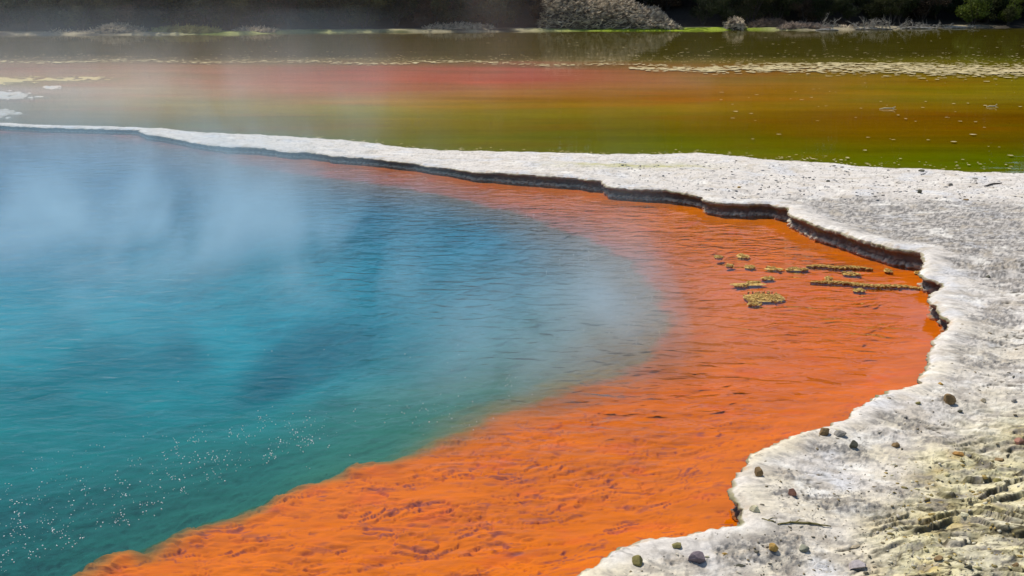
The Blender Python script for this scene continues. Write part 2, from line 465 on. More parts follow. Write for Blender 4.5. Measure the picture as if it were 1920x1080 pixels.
for k, (o, zf) in enumerate(wall):
    off = np.where(o < 0, o * over, o * under) if zf > .2 else o * under
    nz = wallnoise(S, np.full_like(S, k * .35), 141)
    n2 = fbm(S * 16, np.full_like(S, k * .7), 2, 143)
    amp = 0.030 + 0.02 * (1 if zf < .8 else .4)
    knob = ss(.05, .35, fbm(S * 8, np.full_like(S, k * .3), 2, 145)) * ss(.5, .05, np.full_like(S, max(zf, 0.0)))
    off = off - amp * nz - .014 * n2 - .045 * knob * (zf > -.5)
    x = bx + nrm[:, 0] * off; y = by + nrm[:, 1] * off
    zz = ztop * zf if zf >= 0 else np.full_like(S, zf * .25)
    zz = zz + 0.012 * fbm(S * 9, np.full_like(S, k * .8), 2, 147) * (zf > 0.02)
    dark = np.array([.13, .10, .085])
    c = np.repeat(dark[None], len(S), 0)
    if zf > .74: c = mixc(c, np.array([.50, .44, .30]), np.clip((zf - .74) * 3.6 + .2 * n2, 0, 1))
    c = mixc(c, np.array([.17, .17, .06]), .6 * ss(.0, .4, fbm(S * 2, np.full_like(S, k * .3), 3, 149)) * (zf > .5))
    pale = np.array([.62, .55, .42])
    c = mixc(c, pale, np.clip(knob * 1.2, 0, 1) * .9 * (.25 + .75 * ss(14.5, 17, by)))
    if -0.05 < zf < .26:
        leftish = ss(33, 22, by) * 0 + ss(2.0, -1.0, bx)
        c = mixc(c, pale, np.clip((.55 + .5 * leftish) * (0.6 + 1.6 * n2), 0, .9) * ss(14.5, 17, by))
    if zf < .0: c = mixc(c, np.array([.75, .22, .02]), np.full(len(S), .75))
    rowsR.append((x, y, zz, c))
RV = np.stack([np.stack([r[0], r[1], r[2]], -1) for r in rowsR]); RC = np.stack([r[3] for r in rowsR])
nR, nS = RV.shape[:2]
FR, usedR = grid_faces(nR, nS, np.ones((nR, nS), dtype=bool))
if True:
    # orientation: make ribbon normals face up/outwards
    f0 = FR[len(FR) // 2]; vv = RV.reshape(-1, 3)[f0]
V2 = RV.reshape(-1, 3); C2 = RC.reshape(-1, 3)
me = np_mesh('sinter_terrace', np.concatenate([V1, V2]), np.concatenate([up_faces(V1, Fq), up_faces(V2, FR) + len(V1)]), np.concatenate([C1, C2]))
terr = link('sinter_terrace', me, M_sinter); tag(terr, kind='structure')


def ground_z(x, y):
    xa, ya = np.array([x]), np.array([y])
    d_, h_ = rim_dist(xa, ya); z_, *_ = terrace(xa, ya, d_, h_)
    return float(z_[0])


# ------------------------------------------------------------------ pool bed
tb = np.arange(-0.85, 0.48, 1.9 / F)
rowsb = np.concatenate([rows_for(225, 420, 1.2), rows_for(420, 1180, 1.9), np.arange(7.3, 5.0, -0.2)])
X, Y = fan(rowsb, tb)
d, _ = rim_dist(X, Y); dd = deep_dist(X, Y)
U, V = pix(X, Y, -0.15)
near = ss(700, 880, V)
sh = fbm(X * .9, Y * 1.6, 5, 201, .55)
wx_ = X * .98 + Y * .18; wy_ = Y * .98 - X * .18
q = 2.6 * wy_ + 4.2 * fbm(wx_ * .8, wy_ * 2.0, 4, 203, .45); fl = np.floor(q); fr = q - fl
steps = fl + ss(.84, 1., fr)
qm = ss(-.25, .12, fbm(wx_ * 1.2, wy_ * 2, 3, 209))
q2 = 5.5 * wy_ + 4.0 * fbm(wx_ * 1.5, wy_ * 3.2, 3, 241, .45); f2_ = q2 - np.floor(q2); qm2 = ss(.0, .25, fbm(wx_ * 1.6, wy_ * 2.6, 3, 243))
z = -0.13 + 0.05 * sh + near * (0.035 * qm * (steps - q) + .016 * qm2 * (ss(.8, 1, f2_) - f2_)) + 0.012 * near * fbm(X * 4, Y * 8, 3, 205, .45)
z = z - 0.04 * ss(0.4, 1.2, -d) - 0.12 * ss(1.0, 5.0, -d)
lob = 0.04 * ss(.0, .4, fbm(X * 2, Y * 2, 2, 207)) * ss(0.6, 0.1, np.abs(dd)) * near
z = np.minimum(z + lob, -0.025)
sl = 0.7 * near + 0.30 * (1 - near)
z = z - np.clip(-dd, 0, 6) * sl * 0.9
z = z + (-.028 - z) * ss(-0.9, -0.15, d) * ss(-.2, .3, dd)
_sm = ss(1280, 1400, U) * ss(720, 620, V) * ss(440, 460, V); z = z + (np.maximum(z, -.045) - z) * _sm
z = np.maximum(z, -3.2)
wid = 0.12 + (1 - ss(720, 900, V)) * 1.1 + 1.3 * ss(900, 1150, U) * ss(760, 640, V) + 0.6 * ss(420, 330, V)
deep = ss(-1, 1, -(dd + 0.0) / wid)
og = table(U, V, [0, 600, 1200, 1920], [270, 340, 420, 560, 700, 850, 1080],
           [[[.46, .16, .09]] * 4,
            [[.55, .17, .08], [.58, .15, .06], [.66, .14, .01], [.66, .14, .004]],
            [[.6, .14, .04], [.6, .14, .04], [.70, .165, .01], [.70, .15, .004]],
            [[.7, .14, .02]] * 2 + [[.76, .15, .012], [.74, .14, .006]],
            [[.8, .15, .01]] * 2 + [[.80, .155, .012], [.76, .15, .008]],
            [[.78, .162, .0]] * 2 + [[.74, .158, .0], [.76, .145, .001]],
            [[.80, .172, .0]] * 2 + [[.80, .172, .0], [.78, .17, .004]]])
og = og * np.array([.83, .92, .5]) * (1 + 0.22 * sh[..., None])
cl_ = np.abs(fbm(X * 1.3 + .25 * Y, Y * 4.5 - .3 * X, 4, 231, .5)); ck2 = ss(.035, .006, cl_) * ss(-.12, .14, fbm(X * 1.5, Y * 3, 3, 233))
cl3 = np.abs(fbm(X * 3.0 + .4 * Y, Y * 9.5 - .6 * X, 3, 235, .5)); ck3 = ss(.04, .008, cl3) * ss(-.05, .25, fbm(X * 2.2, Y * 3.5, 3, 237))
z = z - near * (.02 * ck2 + .010 * ck3)
og = mixc(og, np.array([.36, .07, .03]), np.clip(near * (.6 * ck2 + .35 * ck3), 0, .9))
crk = np.maximum(qm * ss(.12, .0, np.abs(fr - .90)), .7 * qm2 * ss(.14, .0, np.abs(f2_ - .9))) * ss(-.15, .2, fbm(X * 2.2, Y * 4, 3, 211))
og = mixc(og, np.array([.34, .085, .05]), np.clip(crk * (.25 + near) * 1.3, 0, .95))
blot = ss(.30, .46, fbm(X * 2.6, Y * 6.5, 3, 213))
og = mixc(og, np.array([.26, .07, .05]), blot * near * .5)
og = mixc(og, np.array([.66, .11, .02]), .4 * ss(.1, .5, fbm(X * 1.5, Y * 3, 3, 215)))
bl = table(U, V, [0, 500, 900, 1250], [260, 340, 420, 520, 620, 740, 900, 1080],
           [[[.03, .12, .28]] * 4,
            [[.03, .16, .29], [.03, .16, .29], [.04, .14, .23], [.07, .11, .15]],
            [[.010, .24, .34], [.010, .23, .33], [.02, .19, .31], [.06, .13, .19]],
            [[.008, .23, .29], [.008, .22, .29], [.04, .18, .23], [.13, .15, .13]],
            [[.008, .18, .20], [.012, .19, .21], [.07, .17, .15], [.17, .14, .08]],
            [[.008, .125, .13], [.014, .14, .13], [.04, .16, .12], [.09, .14, .07]],
            [[.016, .10, .075], [.024, .112, .068], [.05, .15, .06], [.06, .14, .05]],
            [[.030, .083, .042], [.034, .09, .038], [.05, .12, .05], [.05, .12, .05]]])
bl = bl * (1 + 0.18 * fbm(X * .35, Y * .7, 3, 221)[..., None])
rust = mixc(og, np.array([.30, .17, .04]), ss(-.25, .05, -dd) * .9)
c = mixc(rust, np.array([0, 0, 0]), deep) + bl * deep[..., None]
keep = d < 0.5
Fq, used = grid_faces(len(rowsb), len(tb), keep)
me = np_mesh('pool_bed', np.stack([X, Y, z], -1).reshape(-1, 3)[used], Fq, c.reshape(-1, 3)[used])
o = link('pool_bed', me, tint_mat('pool_bed_crust', 0.95, ((5, 0.03),), (5, 0.10), 0.0, (.35, 1.3, 1))); tag(o, kind='structure')

# pool water surface
tw = np.arange(-0.9, 0.5, 14 / F); rw = np.concatenate([rows_for(222, 1180, 8), np.arange(7.3, 5, -.2)])
X, Y = fan(rw, tw); d, _ = rim_dist(X, Y)
U, V = pix(X, Y, 0)
Fq, used = grid_faces(len(rw), len(tw), d < 0.45)
calm = ss(-0.0, 1.1, -d) * (0.35 + .65 * ss(950, 650, V)) * (.45 + .55 * ss(500, 1150, U))
me = np_mesh('pool_water', np.stack([X, Y, X * 0], -1).reshape(-1, 3)[used], Fq, np.repeat(calm.reshape(-1, 1), 3, 1)[used])
o = link('pool_water', me, water_mat('pool_water', [(2.2, 3.8, 10, 0.085, 1.5), (4.6, 8.0, -8, 0.020, 2.0)], 0.02, True)); tag(o, kind='structure')

# ------------------------------------------------------------------ lake bed and lake water
tl = np.arange(-0.9, 0.95, 4 / F); rl = np.concatenate([rows_for(48, 130, 1.0), rows_for(130, 360, 1.6)])
X, Y = fan(rl, tl)
dlk = lake_dist(X, Y)
U, V = pix(X, Y, -0.15)
Vw = V + 7 * fbm(X * .12, Y * .3, 4, 301) + 2.5 * fbm(X * .5, Y * 2, 3, 303)
A = (.115, .085, .006)
us = [0, 300, 700, 1000, 1300, 1600, 1920]
vs = [60, 108, 117, 133, 155, 175, 190, 205, 225, 250, 275, 305]
LB = [[A] * 7, [(.16, .12, .05)] * 3 + [A] * 4,
      [(.42, .32, .2), (.38, .28, .14), (.34, .26, .1), (.26, .19, .06), (.3, .2, .04), (.26, .19, .02), (.2, .17, .01)],
      [(.42, .28, .2), (.46, .28, .17), (.62, .21, .12), (.66, .2, .13), (.52, .21, .03), (.44, .22, .02), (.36, .24, .01)],
      [(.42, .32, .16), (.46, .30, .18), (.72, .19, .10), (.72, .18, .11), (.62, .24, .06), (.50, .24, .01), (.38, .27, .01)],
      [(.45, .4, .34), (.45, .35, .2), (.68, .22, .10), (.56, .24, .06), (.56, .2, .01), (.5, .24, .005), (.42, .28, .005)],
      [(.3, .28, .22), (.42, .33, .16), (.6, .3, .07), (.44, .2, .005), (.50, .17, .0), (.5, .25, .01), (.35, .24, .01)],
      [(.3, .28, .2), (.35, .28, .1), (.5, .36, .04), (.43, .27, .01), (.5, .25, .005), (.38, .18, .003), (.33, .18, .003)],
      [(.2, .18, .12), (.24, .19, .05), (.34, .26, .02), (.33, .22, .003), (.36, .18, .002), (.3, .12, .002), (.24, .095, 0)],
      [(.2, .18, .1), (.20, .17, .03), (.24, .20, .004), (.20, .165, 0), (.27, .15, 0), (.29, .13, 0), (.25, .12, 0)],
      [(.2, .18, .1), (.2, .20, .02), (.2, .21, .002), (.17, .16, 0), (.19, .175, 0), (.21, .13, 0), (.2, .13, 0)],
      [(.19, .21, .01)] * 4 + [(.18, .19, .01), (.165, .17, 0), (.155, .17, 0)]]
c = table(U, Vw, us, vs, LB)
c = c * (1 + .30 * fbm(X * .12, Y * .9, 4, 305)[..., None])
c = c * (1 + .55 * ss(700, 100, U)[..., None] * ss(112, 135, V)[..., None] * ss(262, 215, V)[..., None] * np.array([1., .8, .8]))
c = c * (1 - .12 * ss(900, 1300, U)[..., None] * np.array([1., -.2, 0]))
c = mixc(c, c * np.array([.8, 1.0, .9]), .7 * ss(.0, .35, fbm(X * .10, Y * .22, 4, 313)) * ss(118, 135, V))
c = mixc(c, c * np.array([1.1, .82, .85]), .6 * ss(.05, .4, fbm(X * .14, Y * .5, 4, 315)) * ss(118, 135, V))
c = mixc(c, np.array([.155, .16, .008]), .6 * ss(1.2, 0, dlk * -1 + 0) * (U > 380))
z = -0.05 + .015 * fbm(X * .3, Y * .3, 3, 307)
# shoals of white and yellow sinter at the left
def blob(u0, v0, su, sv): return np.exp(-((U - u0) / su) ** 2 - ((V - v0) / sv) ** 2)
n_ = fbm(X * .5, Y * 1.4, 4, 309)
n2 = fbm(X * 2.2, Y * 3.2, 3, 311)
s1 = np.clip(blob(5, 184, 60, 9) + blob(100, 171, 26, 4) + blob(-10, 222, 58, 13) + .55 * blob(60, 190, 50, 4), 0, 1)
s2 = np.clip(blob(130, 154, 150, 7) + blob(-30, 160, 90, 8) + .55 * blob(-60, 130, 90, 20), 0, 1)
k1 = ss(.35, .8, s1 * .9 + (.8 * n_ + .8 * n2) * np.minimum(1, s1 * 1.6)); k2 = ss(.35, .85, s2 * .85 + (.9 * n_ + .8 * n2) * np.minimum(1, s2 * 1.6))
z = z + .085 * k1 + .062 * k2
c = mixc(c, np.array([.50, .50, .48]), k1 * (.6 + .4 * ss(-.2, .3, fbm(X * 3, Y * 3, 3, 317)))); c = mixc(c, np.array([.5, .42, .2]), k2 * .9)
Fq, used = grid_faces(len(rl), len(tl), (dlk < 0.2))
me = np_mesh('lake_bed', np.stack([X, Y, z], -1).reshape(-1, 3)[used], Fq, c.reshape(-1, 3)[used])
o = link('lake_bed', me, tint_mat('lake_bed_mud', 0.95, ((6, 0.01),), (3, 0.08), 0.0)); tag(o, kind='structure')
tw = np.arange(-0.95, 1.0, 14 / F); rw = np.concatenate([rows_for(44, 130, 3), rows_for(130, 362, 5)])
X, Y = fan(rw, tw); dlk = lake_dist(X, Y)
Fq, used = grid_faces(len(rw), len(tw), dlk < 0.45)
me = np_mesh('lake_water', np.stack([X, Y, X * 0], -1).reshape(-1, 3)[used], Fq)
o = link('lake_water', me, water_mat('lake_water', [(.5, 1.6, 3, 0.006, 2.0), (3.0, 6.0, 5, 0.0008, 1.0)], 0.02)); tag(o, kind='structure')

# ------------------------------------------------------------------ far bank and hill
FB = [(-700, 66), (0, 66), (260, 66), (420, 65), (560, 62), (700, 61), (880, 60), (1050, 58.5), (1300, 58), (1400, 56), (1500, 57.5), (1600, 56), (1830, 52), (1920, 52), (2600, 50)]
_fb = np.array([at(u, v)[:2] for u, v in FB]); FT = _fb[:, 0] / _fb[:, 1]; FY = _fb[:, 1]


def shore_y(x, y=88.0):
    return float(np.interp(x / y, FT, FY))


def bank_z(X, Y):
    s = Y - np.interp(X / np.maximum(Y, 1), FT, FY) + .8 * fbm(X * .35, Y * .35, 3, 401)
    z = -0.1 + .28 * ss(-.3, 1.2, s) + .5 * ss(1.5, 8, s) + np.clip(s - 6, 0, 500) * .22
    return z + .05 * fbm(X * 1.5, Y * 1.5, 3, 403), s


tx = np.arange(-1.0, 1.05, 6 / F); ry = np.concatenate([np.arange(78, 100, .25), np.arange(100, 260, 4.0)])
Y = np.repeat(ry[:, None], len(tx), 1); X = tx[None] * Y
z, s = bank_z(X, Y); U, V = pix(X, Y, 0)
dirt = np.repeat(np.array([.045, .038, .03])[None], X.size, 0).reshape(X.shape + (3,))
pale = ss(-.3, .1, fbm(X * .25, Y * .4, 3, 405) + .05)
c = mixc(dirt, np.array([.34, .29, .19]), pale * ss(2.6, 1.2, s) * ss(1890, 1800, U))
gr = np.clip(np.exp(-((U - 1240) / 210) ** 4) + .45 * np.exp(-((U - 560) / 190) ** 2) + .3 * np.exp(-((U - 400) / 60) ** 2), 0, 1)
c = mixc(c, np.array([.26, .34, .02]), gr * ss(2.4, 1.2, s + .5 * fbm(X * .8, Y * .8, 2, 407)))
Fq, used = grid_faces(len(ry), len(tx), s > -1.5)
me = np_mesh('far_bank', np.stack([X, Y, z], -1).reshape(-1, 3)[used], Fq, c.reshape(-1, 3)[used])
o = link('far_bank', me, tint_mat('bank_soil', 0.95, ((5, 0.05),), (6, .3), .1)); tag(o, kind='structure')


def bank(x, y):
    return float(bank_z(np.array([x]), np.array([y]))[0][0])


# ------------------------------------------------------------------ small geometry builders
class MB:
    def __init__(self): self.v = []; self.f = []

    def tube(self, pts, rads, n=5, cap=True):
        base = len(self.v); k = len(pts)
        for i, (p, r) in enumerate(zip(pts, rads)):
            p = Vector(p); a = Vector(pts[max(i - 1, 0)]); b = Vector(pts[min(i + 1, k - 1)])
            t = (b - a).normalized() if (b - a).length > 1e-9 else Vector((0, 0, 1))
            u = t.orthogonal().normalized(); w = t.cross(u)
            for j in range(n):
                an = 2 * math.pi * j / n
                self.v.append(tuple(p + (u * math.cos(an) + w * math.sin(an)) * r))
        for i in range(k - 1):
            for j in range(n):
                self.f.append((base + i * n + j, base + i * n + (j + 1) % n, base + (i + 1) * n + (j + 1) % n, base + (i + 1) * n + j))
        if cap:
            self.f.append(tuple(base + j for j in reversed(range(n)))); self.f.append(tuple(base + (k - 1) * n + j for j in range(n)))

    def blobby(self, c, r, sub=0, jit=.2, sq=(1, 1, 1)):
        V, Fc = ICO[sub]; base = len(self.v)
        for p in V:
            k = r * (1 + rnd.uniform(-jit, jit))
            self.v.append((c[0] + p[0] * k * sq[0], c[1] + p[1] * k * sq[1], c[2] + p[2] * k * sq[2]))
        for f in Fc: self.f.append(tuple(base + i for i in f))

    def mesh(self, name):
        me = bpy.data.meshes.new(name); me.from_pydata(self.v, [], self.f); me.update(); return me

    def obj(self, name, mat, parent=None, smooth=False):
        return link(name, self.mesh(name), mat, parent, smooth)


def _ico(sub):
    import bmesh
    bm = bmesh.new(); bmesh.ops.create_icosphere(bm, subdivisions=sub + 1, radius=1)
    r = ([tuple(v.co) for v in bm.verts], [tuple(v.index for v in f.verts) for f in bm.faces]); bm.free(); return r
ICO = {i: _ico(i) for i in range(4)}


# ------------------------------------------------------------------ stones on the terrace
def stone_mesh(size, sq, seed, facets=9):
    """an angular broken stone: a fine ball cut flat by random planes, roughened"""
    r0 = random.Random(seed)
    V, Fc = ICO[3]
    V = np.array(V)
    pl = []
    for _ in range(facets):
        n = np.array([r0.gauss(0, 1), r0.gauss(0, 1), r0.gauss(0, .8)]); n /= np.linalg.norm(n)
        pl.append((n, r0.uniform(.50, .80)))
    pl.append((np.array([0, 0, -1.0]), .55))
    for n, dd_ in pl:
        h = V @ n; ex = np.clip(h - dd_, 0, None); V = V - ex[:, None] * n[None] * .97
    V = V * (1 + .07 * fbm(V[:, 0] * 3 + seed, V[:, 1] * 3 + V[:, 2] * 2.1, 3, seed % 50))[:, None]
    V = V / max(np.ptp(V[:, 0]), 1e-6) * size
    V = V * np.array(sq); V[:, 2] -= V[:, 2].min() + size * .03
    me = bpy.data.meshes.new('stone'); me.from_pydata([tuple(v) for v in V], [], Fc); me.update()
    return me


def col_pair(c, k=.6): return tuple(x * k for x in c), c
ROCKC = {'brown': (.20, .13, .06), 'golden': (.36, .22, .06), 'olive': (.20, .17, .06), 'dark': (.09, .085, .06), 'grey': (.24, .22, .19),
         'red': (.28, .14, .10), 'orange': (.38, .2, .06), 'mauve': (.40, .35, .34), 'green': (.19, .19, .14), 'pale': (.50, .46, .30), 'purple': (.15, .12, .13), 'tan': (.40, .33, .22)}
ROCKM = {k: solid('stone_' + k, *col_pair(tuple(1.5 * q for q in c)), scale=14, bump=(70, .004)) for k, c in ROCKC.items()}
#  u, v(bottom centre), width px, (sx,sy,sz), colour, label
STONES = [
    (1780, 755, 20, (1, .9, .95), 'brown', 'largest blocky brown stone, on the grey grainy crust at the right'),
    (1763, 720, 11, (1, .9, .7), 'golden', 'small golden stone alone on the smooth white lip'),
    (1546, 815, 16, (1, .8, .9), 'brown', 'rounded brown stone at the water side beside a grey slab stone'),
    (1573, 817, 22, (1, .7, .5), 'grey', 'low grey stone with a thin yellow chip behind it'),
    (1570, 806, 12, (1, .7, .35), 'pale', 'thin yellow chip of stone just behind the low grey stone'),
    (1600, 838, 16, (1, .9, 1.05), 'dark', 'upright dark olive stone below the pair by the water'),
    (1678, 838, 14, (1, .8, .55), 'brown', 'flat brown stone half sunk at the end of the grainy grey streak'),
    (1796, 852, 20, (1, .7, .55), 'orange', 'orange brown wedge stone lying on pale crust at the right'),
    (1816, 853, 9, (1, .8, .6), 'grey', 'tiny grey stone right beside the orange brown wedge stone'),
    (1875, 860, 16, (1, .8, .6), 'brown', 'brown stone sitting on top of the dark broken ledge'),
    (1910, 833, 15, (1, .9, .9), 'red', 'reddish brown stone at the right edge of the picture'),
    (1422, 893, 18, (.9, .7, 1.15), 'brown', 'pointed brown stone standing near the tip of the overhanging lip'),
    (1485, 929, 16, (.95, .7, 1.15), 'red', 'square reddish stone standing on smooth cream crust'),
    (1416, 958, 20, (1, .9, .7), 'pale', 'speckled pale stone by the mossy notch in the lip'),
    (1450, 1031, 17, (1, .8, .75), 'golden', 'golden stone beside the grey streak near the bottom'),
    (1507, 1034, 21, (1, .85, .6), 'green', 'rounded grey green stone near the bottom'),
    (1604, 1025, 18, (1, .5, .3), 'tan', 'thin tan sliver of stone on the smooth white crust'),
    (1608, 1065, 34, (1, .6, .42), 'mauve', 'flat mauve grey slab stone near the bottom edge'),
    (1196, 1057, 20, (1, .85, .85), 'olive', 'rounded olive stone nearest the orange water at the bottom'),
    (1268, 1026, 17, (1, .7, .5), 'olive', 'flat olive stone on the lip above the dark purple stone'),
    (1307, 1052, 29, (1, .8, .7), 'purple', 'dark purple grey stone, the darkest at the bottom left of the crust'),
    (1324, 1045, 10, (1, .5, .4), 'pale', 'yellow chip touching the right side of the dark purple stone'),
    (1359, 1039, 11, (1, .6, .45), 'golden', 'small brown gold chip right of the dark purple stone'),
    (1386, 1063, 25, (1, .35, .28), 'dark', 'long thin dark stone lying flat near the bottom edge'),
    (1721, 757, 12, (1, .8, .6), 'olive', 'small olive stone left of the largest blocky brown stone'),
    (1800, 774, 9, (1, .8, .9), 'dark', 'small dark stone below the largest blocky brown stone'),
    (1843, 756, 10, (1, .8, .8), 'tan', 'small tan stone right of the largest blocky brown stone'),
    (1902, 753, 11, (1, .8, .6), 'grey', 'small grey stone right of the small tan stone'),
    (1698, 784, 7, (1, .8, .7), 'grey', 'tiny grey stone below the small olive stone'),
    (1853, 517, 9, (1, .8, .7), 'dark', 'small dark stone on the grey crust above the bay of the rim'),
    (1724, 362, 8, (1, .8, .8), 'dark', 'dark stone alone on the wide pale flat at the right'),
    (1782, 346, 8, (1, .8, .7), 'grey', 'grey stone on the pale flat nearer the lake'),
    (1828, 336, 12, (1, .8, .35), 'grey', 'flat grey stone close to the lake edge'),
    (1728, 321, 11, (1, .8, .5), 'dark', 'dark stone right at the lake edge'),
    (1552, 341, 8, (1, .8, .5), 'dark', 'dark pebble on the pale flat behind the rim'),
    (1811, 375, 9, (1, .8, .4), 'brown', 'brown pebble where the pale flat turns grey'),
    (1386, 352, 7, (1, .8, .7), 'golden', 'tiny yellow stone on the terrace above the wall'),
    (1563, 745, 0, None, None, None),
    (1668, 748, 8, (1, .8, .6), 'tan', 'tiny tan stone near the lip left of the small olive stone'),
    (1760, 1050, 16, (1, .7, .5), 'brown', 'brown stone among the broken yellow crust at the bottom'),
    (1640, 1062, 9, (1, .7, .5), 'tan', 'small tan stone beside the mauve grey slab stone'),
    (1815, 1066, 14, (1, .8, .7), 'dark', 'dark stone at the bottom edge in the broken crust'),
    (1905, 1058, 12, (1, .8, .8), 'brown', 'brown stone in the bottom right corner'),
    (1870, 900, 15, (1, .8, .5), 'olive', 'olive stone lying in the middle of the broken ledges'),
    (1806, 973, 14, (1, .9, .5), 'pale', 'pale yellow stone below the olive stone in the broken ledges'),
]
for i, (u, v, w, sq, cn, lab) in enumerate(STONES):
    if not w: continue
    x, y, _ = at(u, v, .2)
    x, y, _ = at(u, v, ground_z(x, y)); gz = ground_z(x, y)
    px = math.hypot(math.hypot(x, y), H) / F
    me = stone_mesh(w * px * 1.0, sq, 100 + i * 7)
    o = link('stone', me, ROCKM[cn]); o.location = (x, y, gz - .004); o.rotation_euler = (rnd.uniform(-.12, .12), rnd.uniform(-.12, .12), rnd.uniform(-.5, .5))
    tag(o, lab, 'stone', 'loose stones on the sinter terrace')

# loose gravel and crust crumbs, uncountable
M_crumb = tint_mat('crust_crumbs', 0.9, ((60, .003),), (20, .2), .2)
V_, F_, C_ = [], [], []
r2 = np.random.RandomState(5)
def crumbs(n, sampler, smin, smax, cols):
    U_, V__ = sampler(n)
    pts = np.array([at(a, b, .2)[:2] for a, b in zip(U_, V__)])
    d_, h_ = rim_dist(pts[:, 0], pts[:, 1]); z_, g_, f_, e_, l_ = terrace(pts[:, 0], pts[:, 1], d_, h_)
    base = sum(len(a) for a in V_)
    ico, fc = np.array(ICO[0][0]), np.array(ICO[0][1])
    for i in range(n):
        if d_[i] < .12 or l_[i] < .1: continue
        s = smin + (smax - smin) * r2.rand() ** 3; s *= (1 + pts[i, 1] / 30)
        an = r2.rand() * 6.28; R2 = np.array([[math.cos(an), -math.sin(an)], [math.sin(an), math.cos(an)]])
        v = ico * (1 + r2.uniform(-.35, .35, (len(ico), 1))) * np.array([s * r2.uniform(.8, 1.8), s * r2.uniform(.5, 1), s * r2.uniform(.35, .7)])
        v[:, :2] = v[:, :2] @ R2
        b0 = sum_len[0]
        V_.append(v + np.array([pts[i, 0], pts[i, 1], z_[i] + s * .1])); F_.append(fc + b0); sum_len[0] += len(ico)
        C_.append(np.repeat(np.array([cols[r2.randint(len(cols))]]), len(ico), 0))
sum_len = [0]
crumbs(1000, lambda n: (r2.uniform(1150, 1990, n), 292 + 90 * r2.rand(n)), .006, .022, [(.18, .16, .14), (.3, .28, .26), (.45, .42, .4), (.2, .2, .2)])
crumbs(900, lambda n: (r2.uniform(1380, 1980, n), r2.uniform(600, 1100, n)), .004, .016, [(.25, .2, .12), (.5, .45, .36), (.16, .14, .1)])
crumbs(700, lambda n: (r2.uniform(1050, 1700, n), r2.uniform(900, 1100, n)), .003, .012, [(.25, .2, .12), (.5, .45, .36), (.16, .14, .1)])
crumbs(700, lambda n: (r2.uniform(1660, 2000, n), 850 + 240 * r2.rand(n)), .004, .020, [(.55, .48, .25), (.6, .55, .4), (.25, .2, .08), (.42, .3, .1)])
me = np_mesh('gravel', np.concatenate(V_), np.concatenate(F_), np.concatenate(C_), smooth=False)
o = link('gravel', me, M_crumb); tag(o, 'loose gravel and crumbs of sinter scattered over the white terrace', 'gravel', kind='stuff')

# ------------------------------------------------------------------ sticks on the terrace
M_stick = solid('stick_bark', (.10, .09, .03), (.30, .25, .10), 20)
def stick(uvs, r, label, mat, lift=.012):
    mb = MB(); pts = []
    for (u, v) in uvs:
        x, y, _ = at(u, v, .2); x, y, _ = at(u, v, ground_z(x, y)); pts.append((x, y, ground_z(x, y) + lift))
    dense = []
    for a, b in zip(pts[:-1], pts[1:]):
        for k in range(4):
            t = k / 4; q = [a[j] + (b[j] - a[j]) * t + rnd.uniform(-.003, .003) for j in range(3)]
            q[2] = max(q[2], ground_z(q[0], q[1]) + lift * .7); dense.append(tuple(q))
    dense.append(pts[-1]); n = len(dense)
    c = dense[n // 2]
    mb.tube([(p[0] - c[0], p[1] - c[1], p[2] - c[2]) for p in dense], [r * (.5 + .5 * math.sin(math.pi * min(1, (i + .6) / n))) for i in range(n)], 6)
    k = n // 3; p = Vector(dense[k]) - Vector(c)
    mb.tube([p, p + Vector((.05, .03, .01)), p + Vector((.10, .035, .005))], [r * .6, r * .45, r * .2], 5)
    o = mb.obj('stick', mat, smooth=True); o.location = c
    tag(o, label, 'stick')
stick([(1458, 984), (1490, 981), (1520, 984), (1558, 992)], .010, 'long bent olive brown twig lying on cream crust near the bottom', M_stick)
stick([(1428, 974), (1442, 978), (1455, 980)], .008, 'short dark green twig just left of the long bent twig', M_stick)
stick([(1846, 349), (1860, 347), (1878, 345)], .022, 'short dark stick lying on the pale flat near the lake', solid('stick_dark', (.06, .05, .04), (.14, .12, .1), 20), .02)

# ------------------------------------------------------------------ sinter knobs standing in the orange shallows
M_knob = solid('knobbly_crust', (.40, .20, .035), (.68, .48, .15), 22, bump=(60, .006))
M_base = solid('knob_base', (.20, .06, .02), (.34, .12, .03), 22, bump=(60, .006))
CR = [  # list of (u0,v0,u1,v1,width px, label)
    ((1342, 482, 1354, 482), 4, 'tiny knob cluster farthest left near the top of the crust group'),
    ((1386, 478, 1400, 482), 8, 'knobbly crust patch with two humps, the topmost of the group'),
    ((1362, 498, 1374, 498), 4, 'tiny knob cluster left of the small knob cluster'),
    ((1398, 500, 1414, 501), 5, 'small knob cluster under the two humped patch'),
    ((1438, 501, 1464, 507), 5, 'broken crust patch at the left end of the upper long ridge'),
    ((1475, 504, 1516, 506), 5, 'crust strip just left of the upper long ridge'),
    ((1512, 499, 1636, 504), 6, 'upper of the two long yellow crust ridges'),
    ((1582, 512, 1612, 515), 6, 'crust patch right under the upper long ridge'),
    ((1660, 507, 1670, 508), 6, 'single reddish crust lump right of the upper long ridge'),
    ((1550, 522, 1558, 521), 6, 'single reddish crust lump between the two long ridges'),
    ((1380, 538, 1424, 528), 6, 'slanting crust strip left of the two long ridges'),
    ((1430, 523, 1448, 521), 6, 'crust patch at the upper end of the slanting strip'),
    ((1520, 528, 1732, 541), 7, 'lower of the two long yellow crust ridges, reaching the rim'),
    ((1602, 545, 1620, 544), 6, 'small crust islet below the lower long ridge'),
    ((1398, 560, 1466, 556), 20, 'widest golden crust island, nearest the camera'),
    ((1404, 571, 1424, 570), 5, 'narrow crust strip along the near side of the widest island'),
    ((1718, 512, 1728, 511), 5, 'little reddish crust lump close to the rim wall'),
]
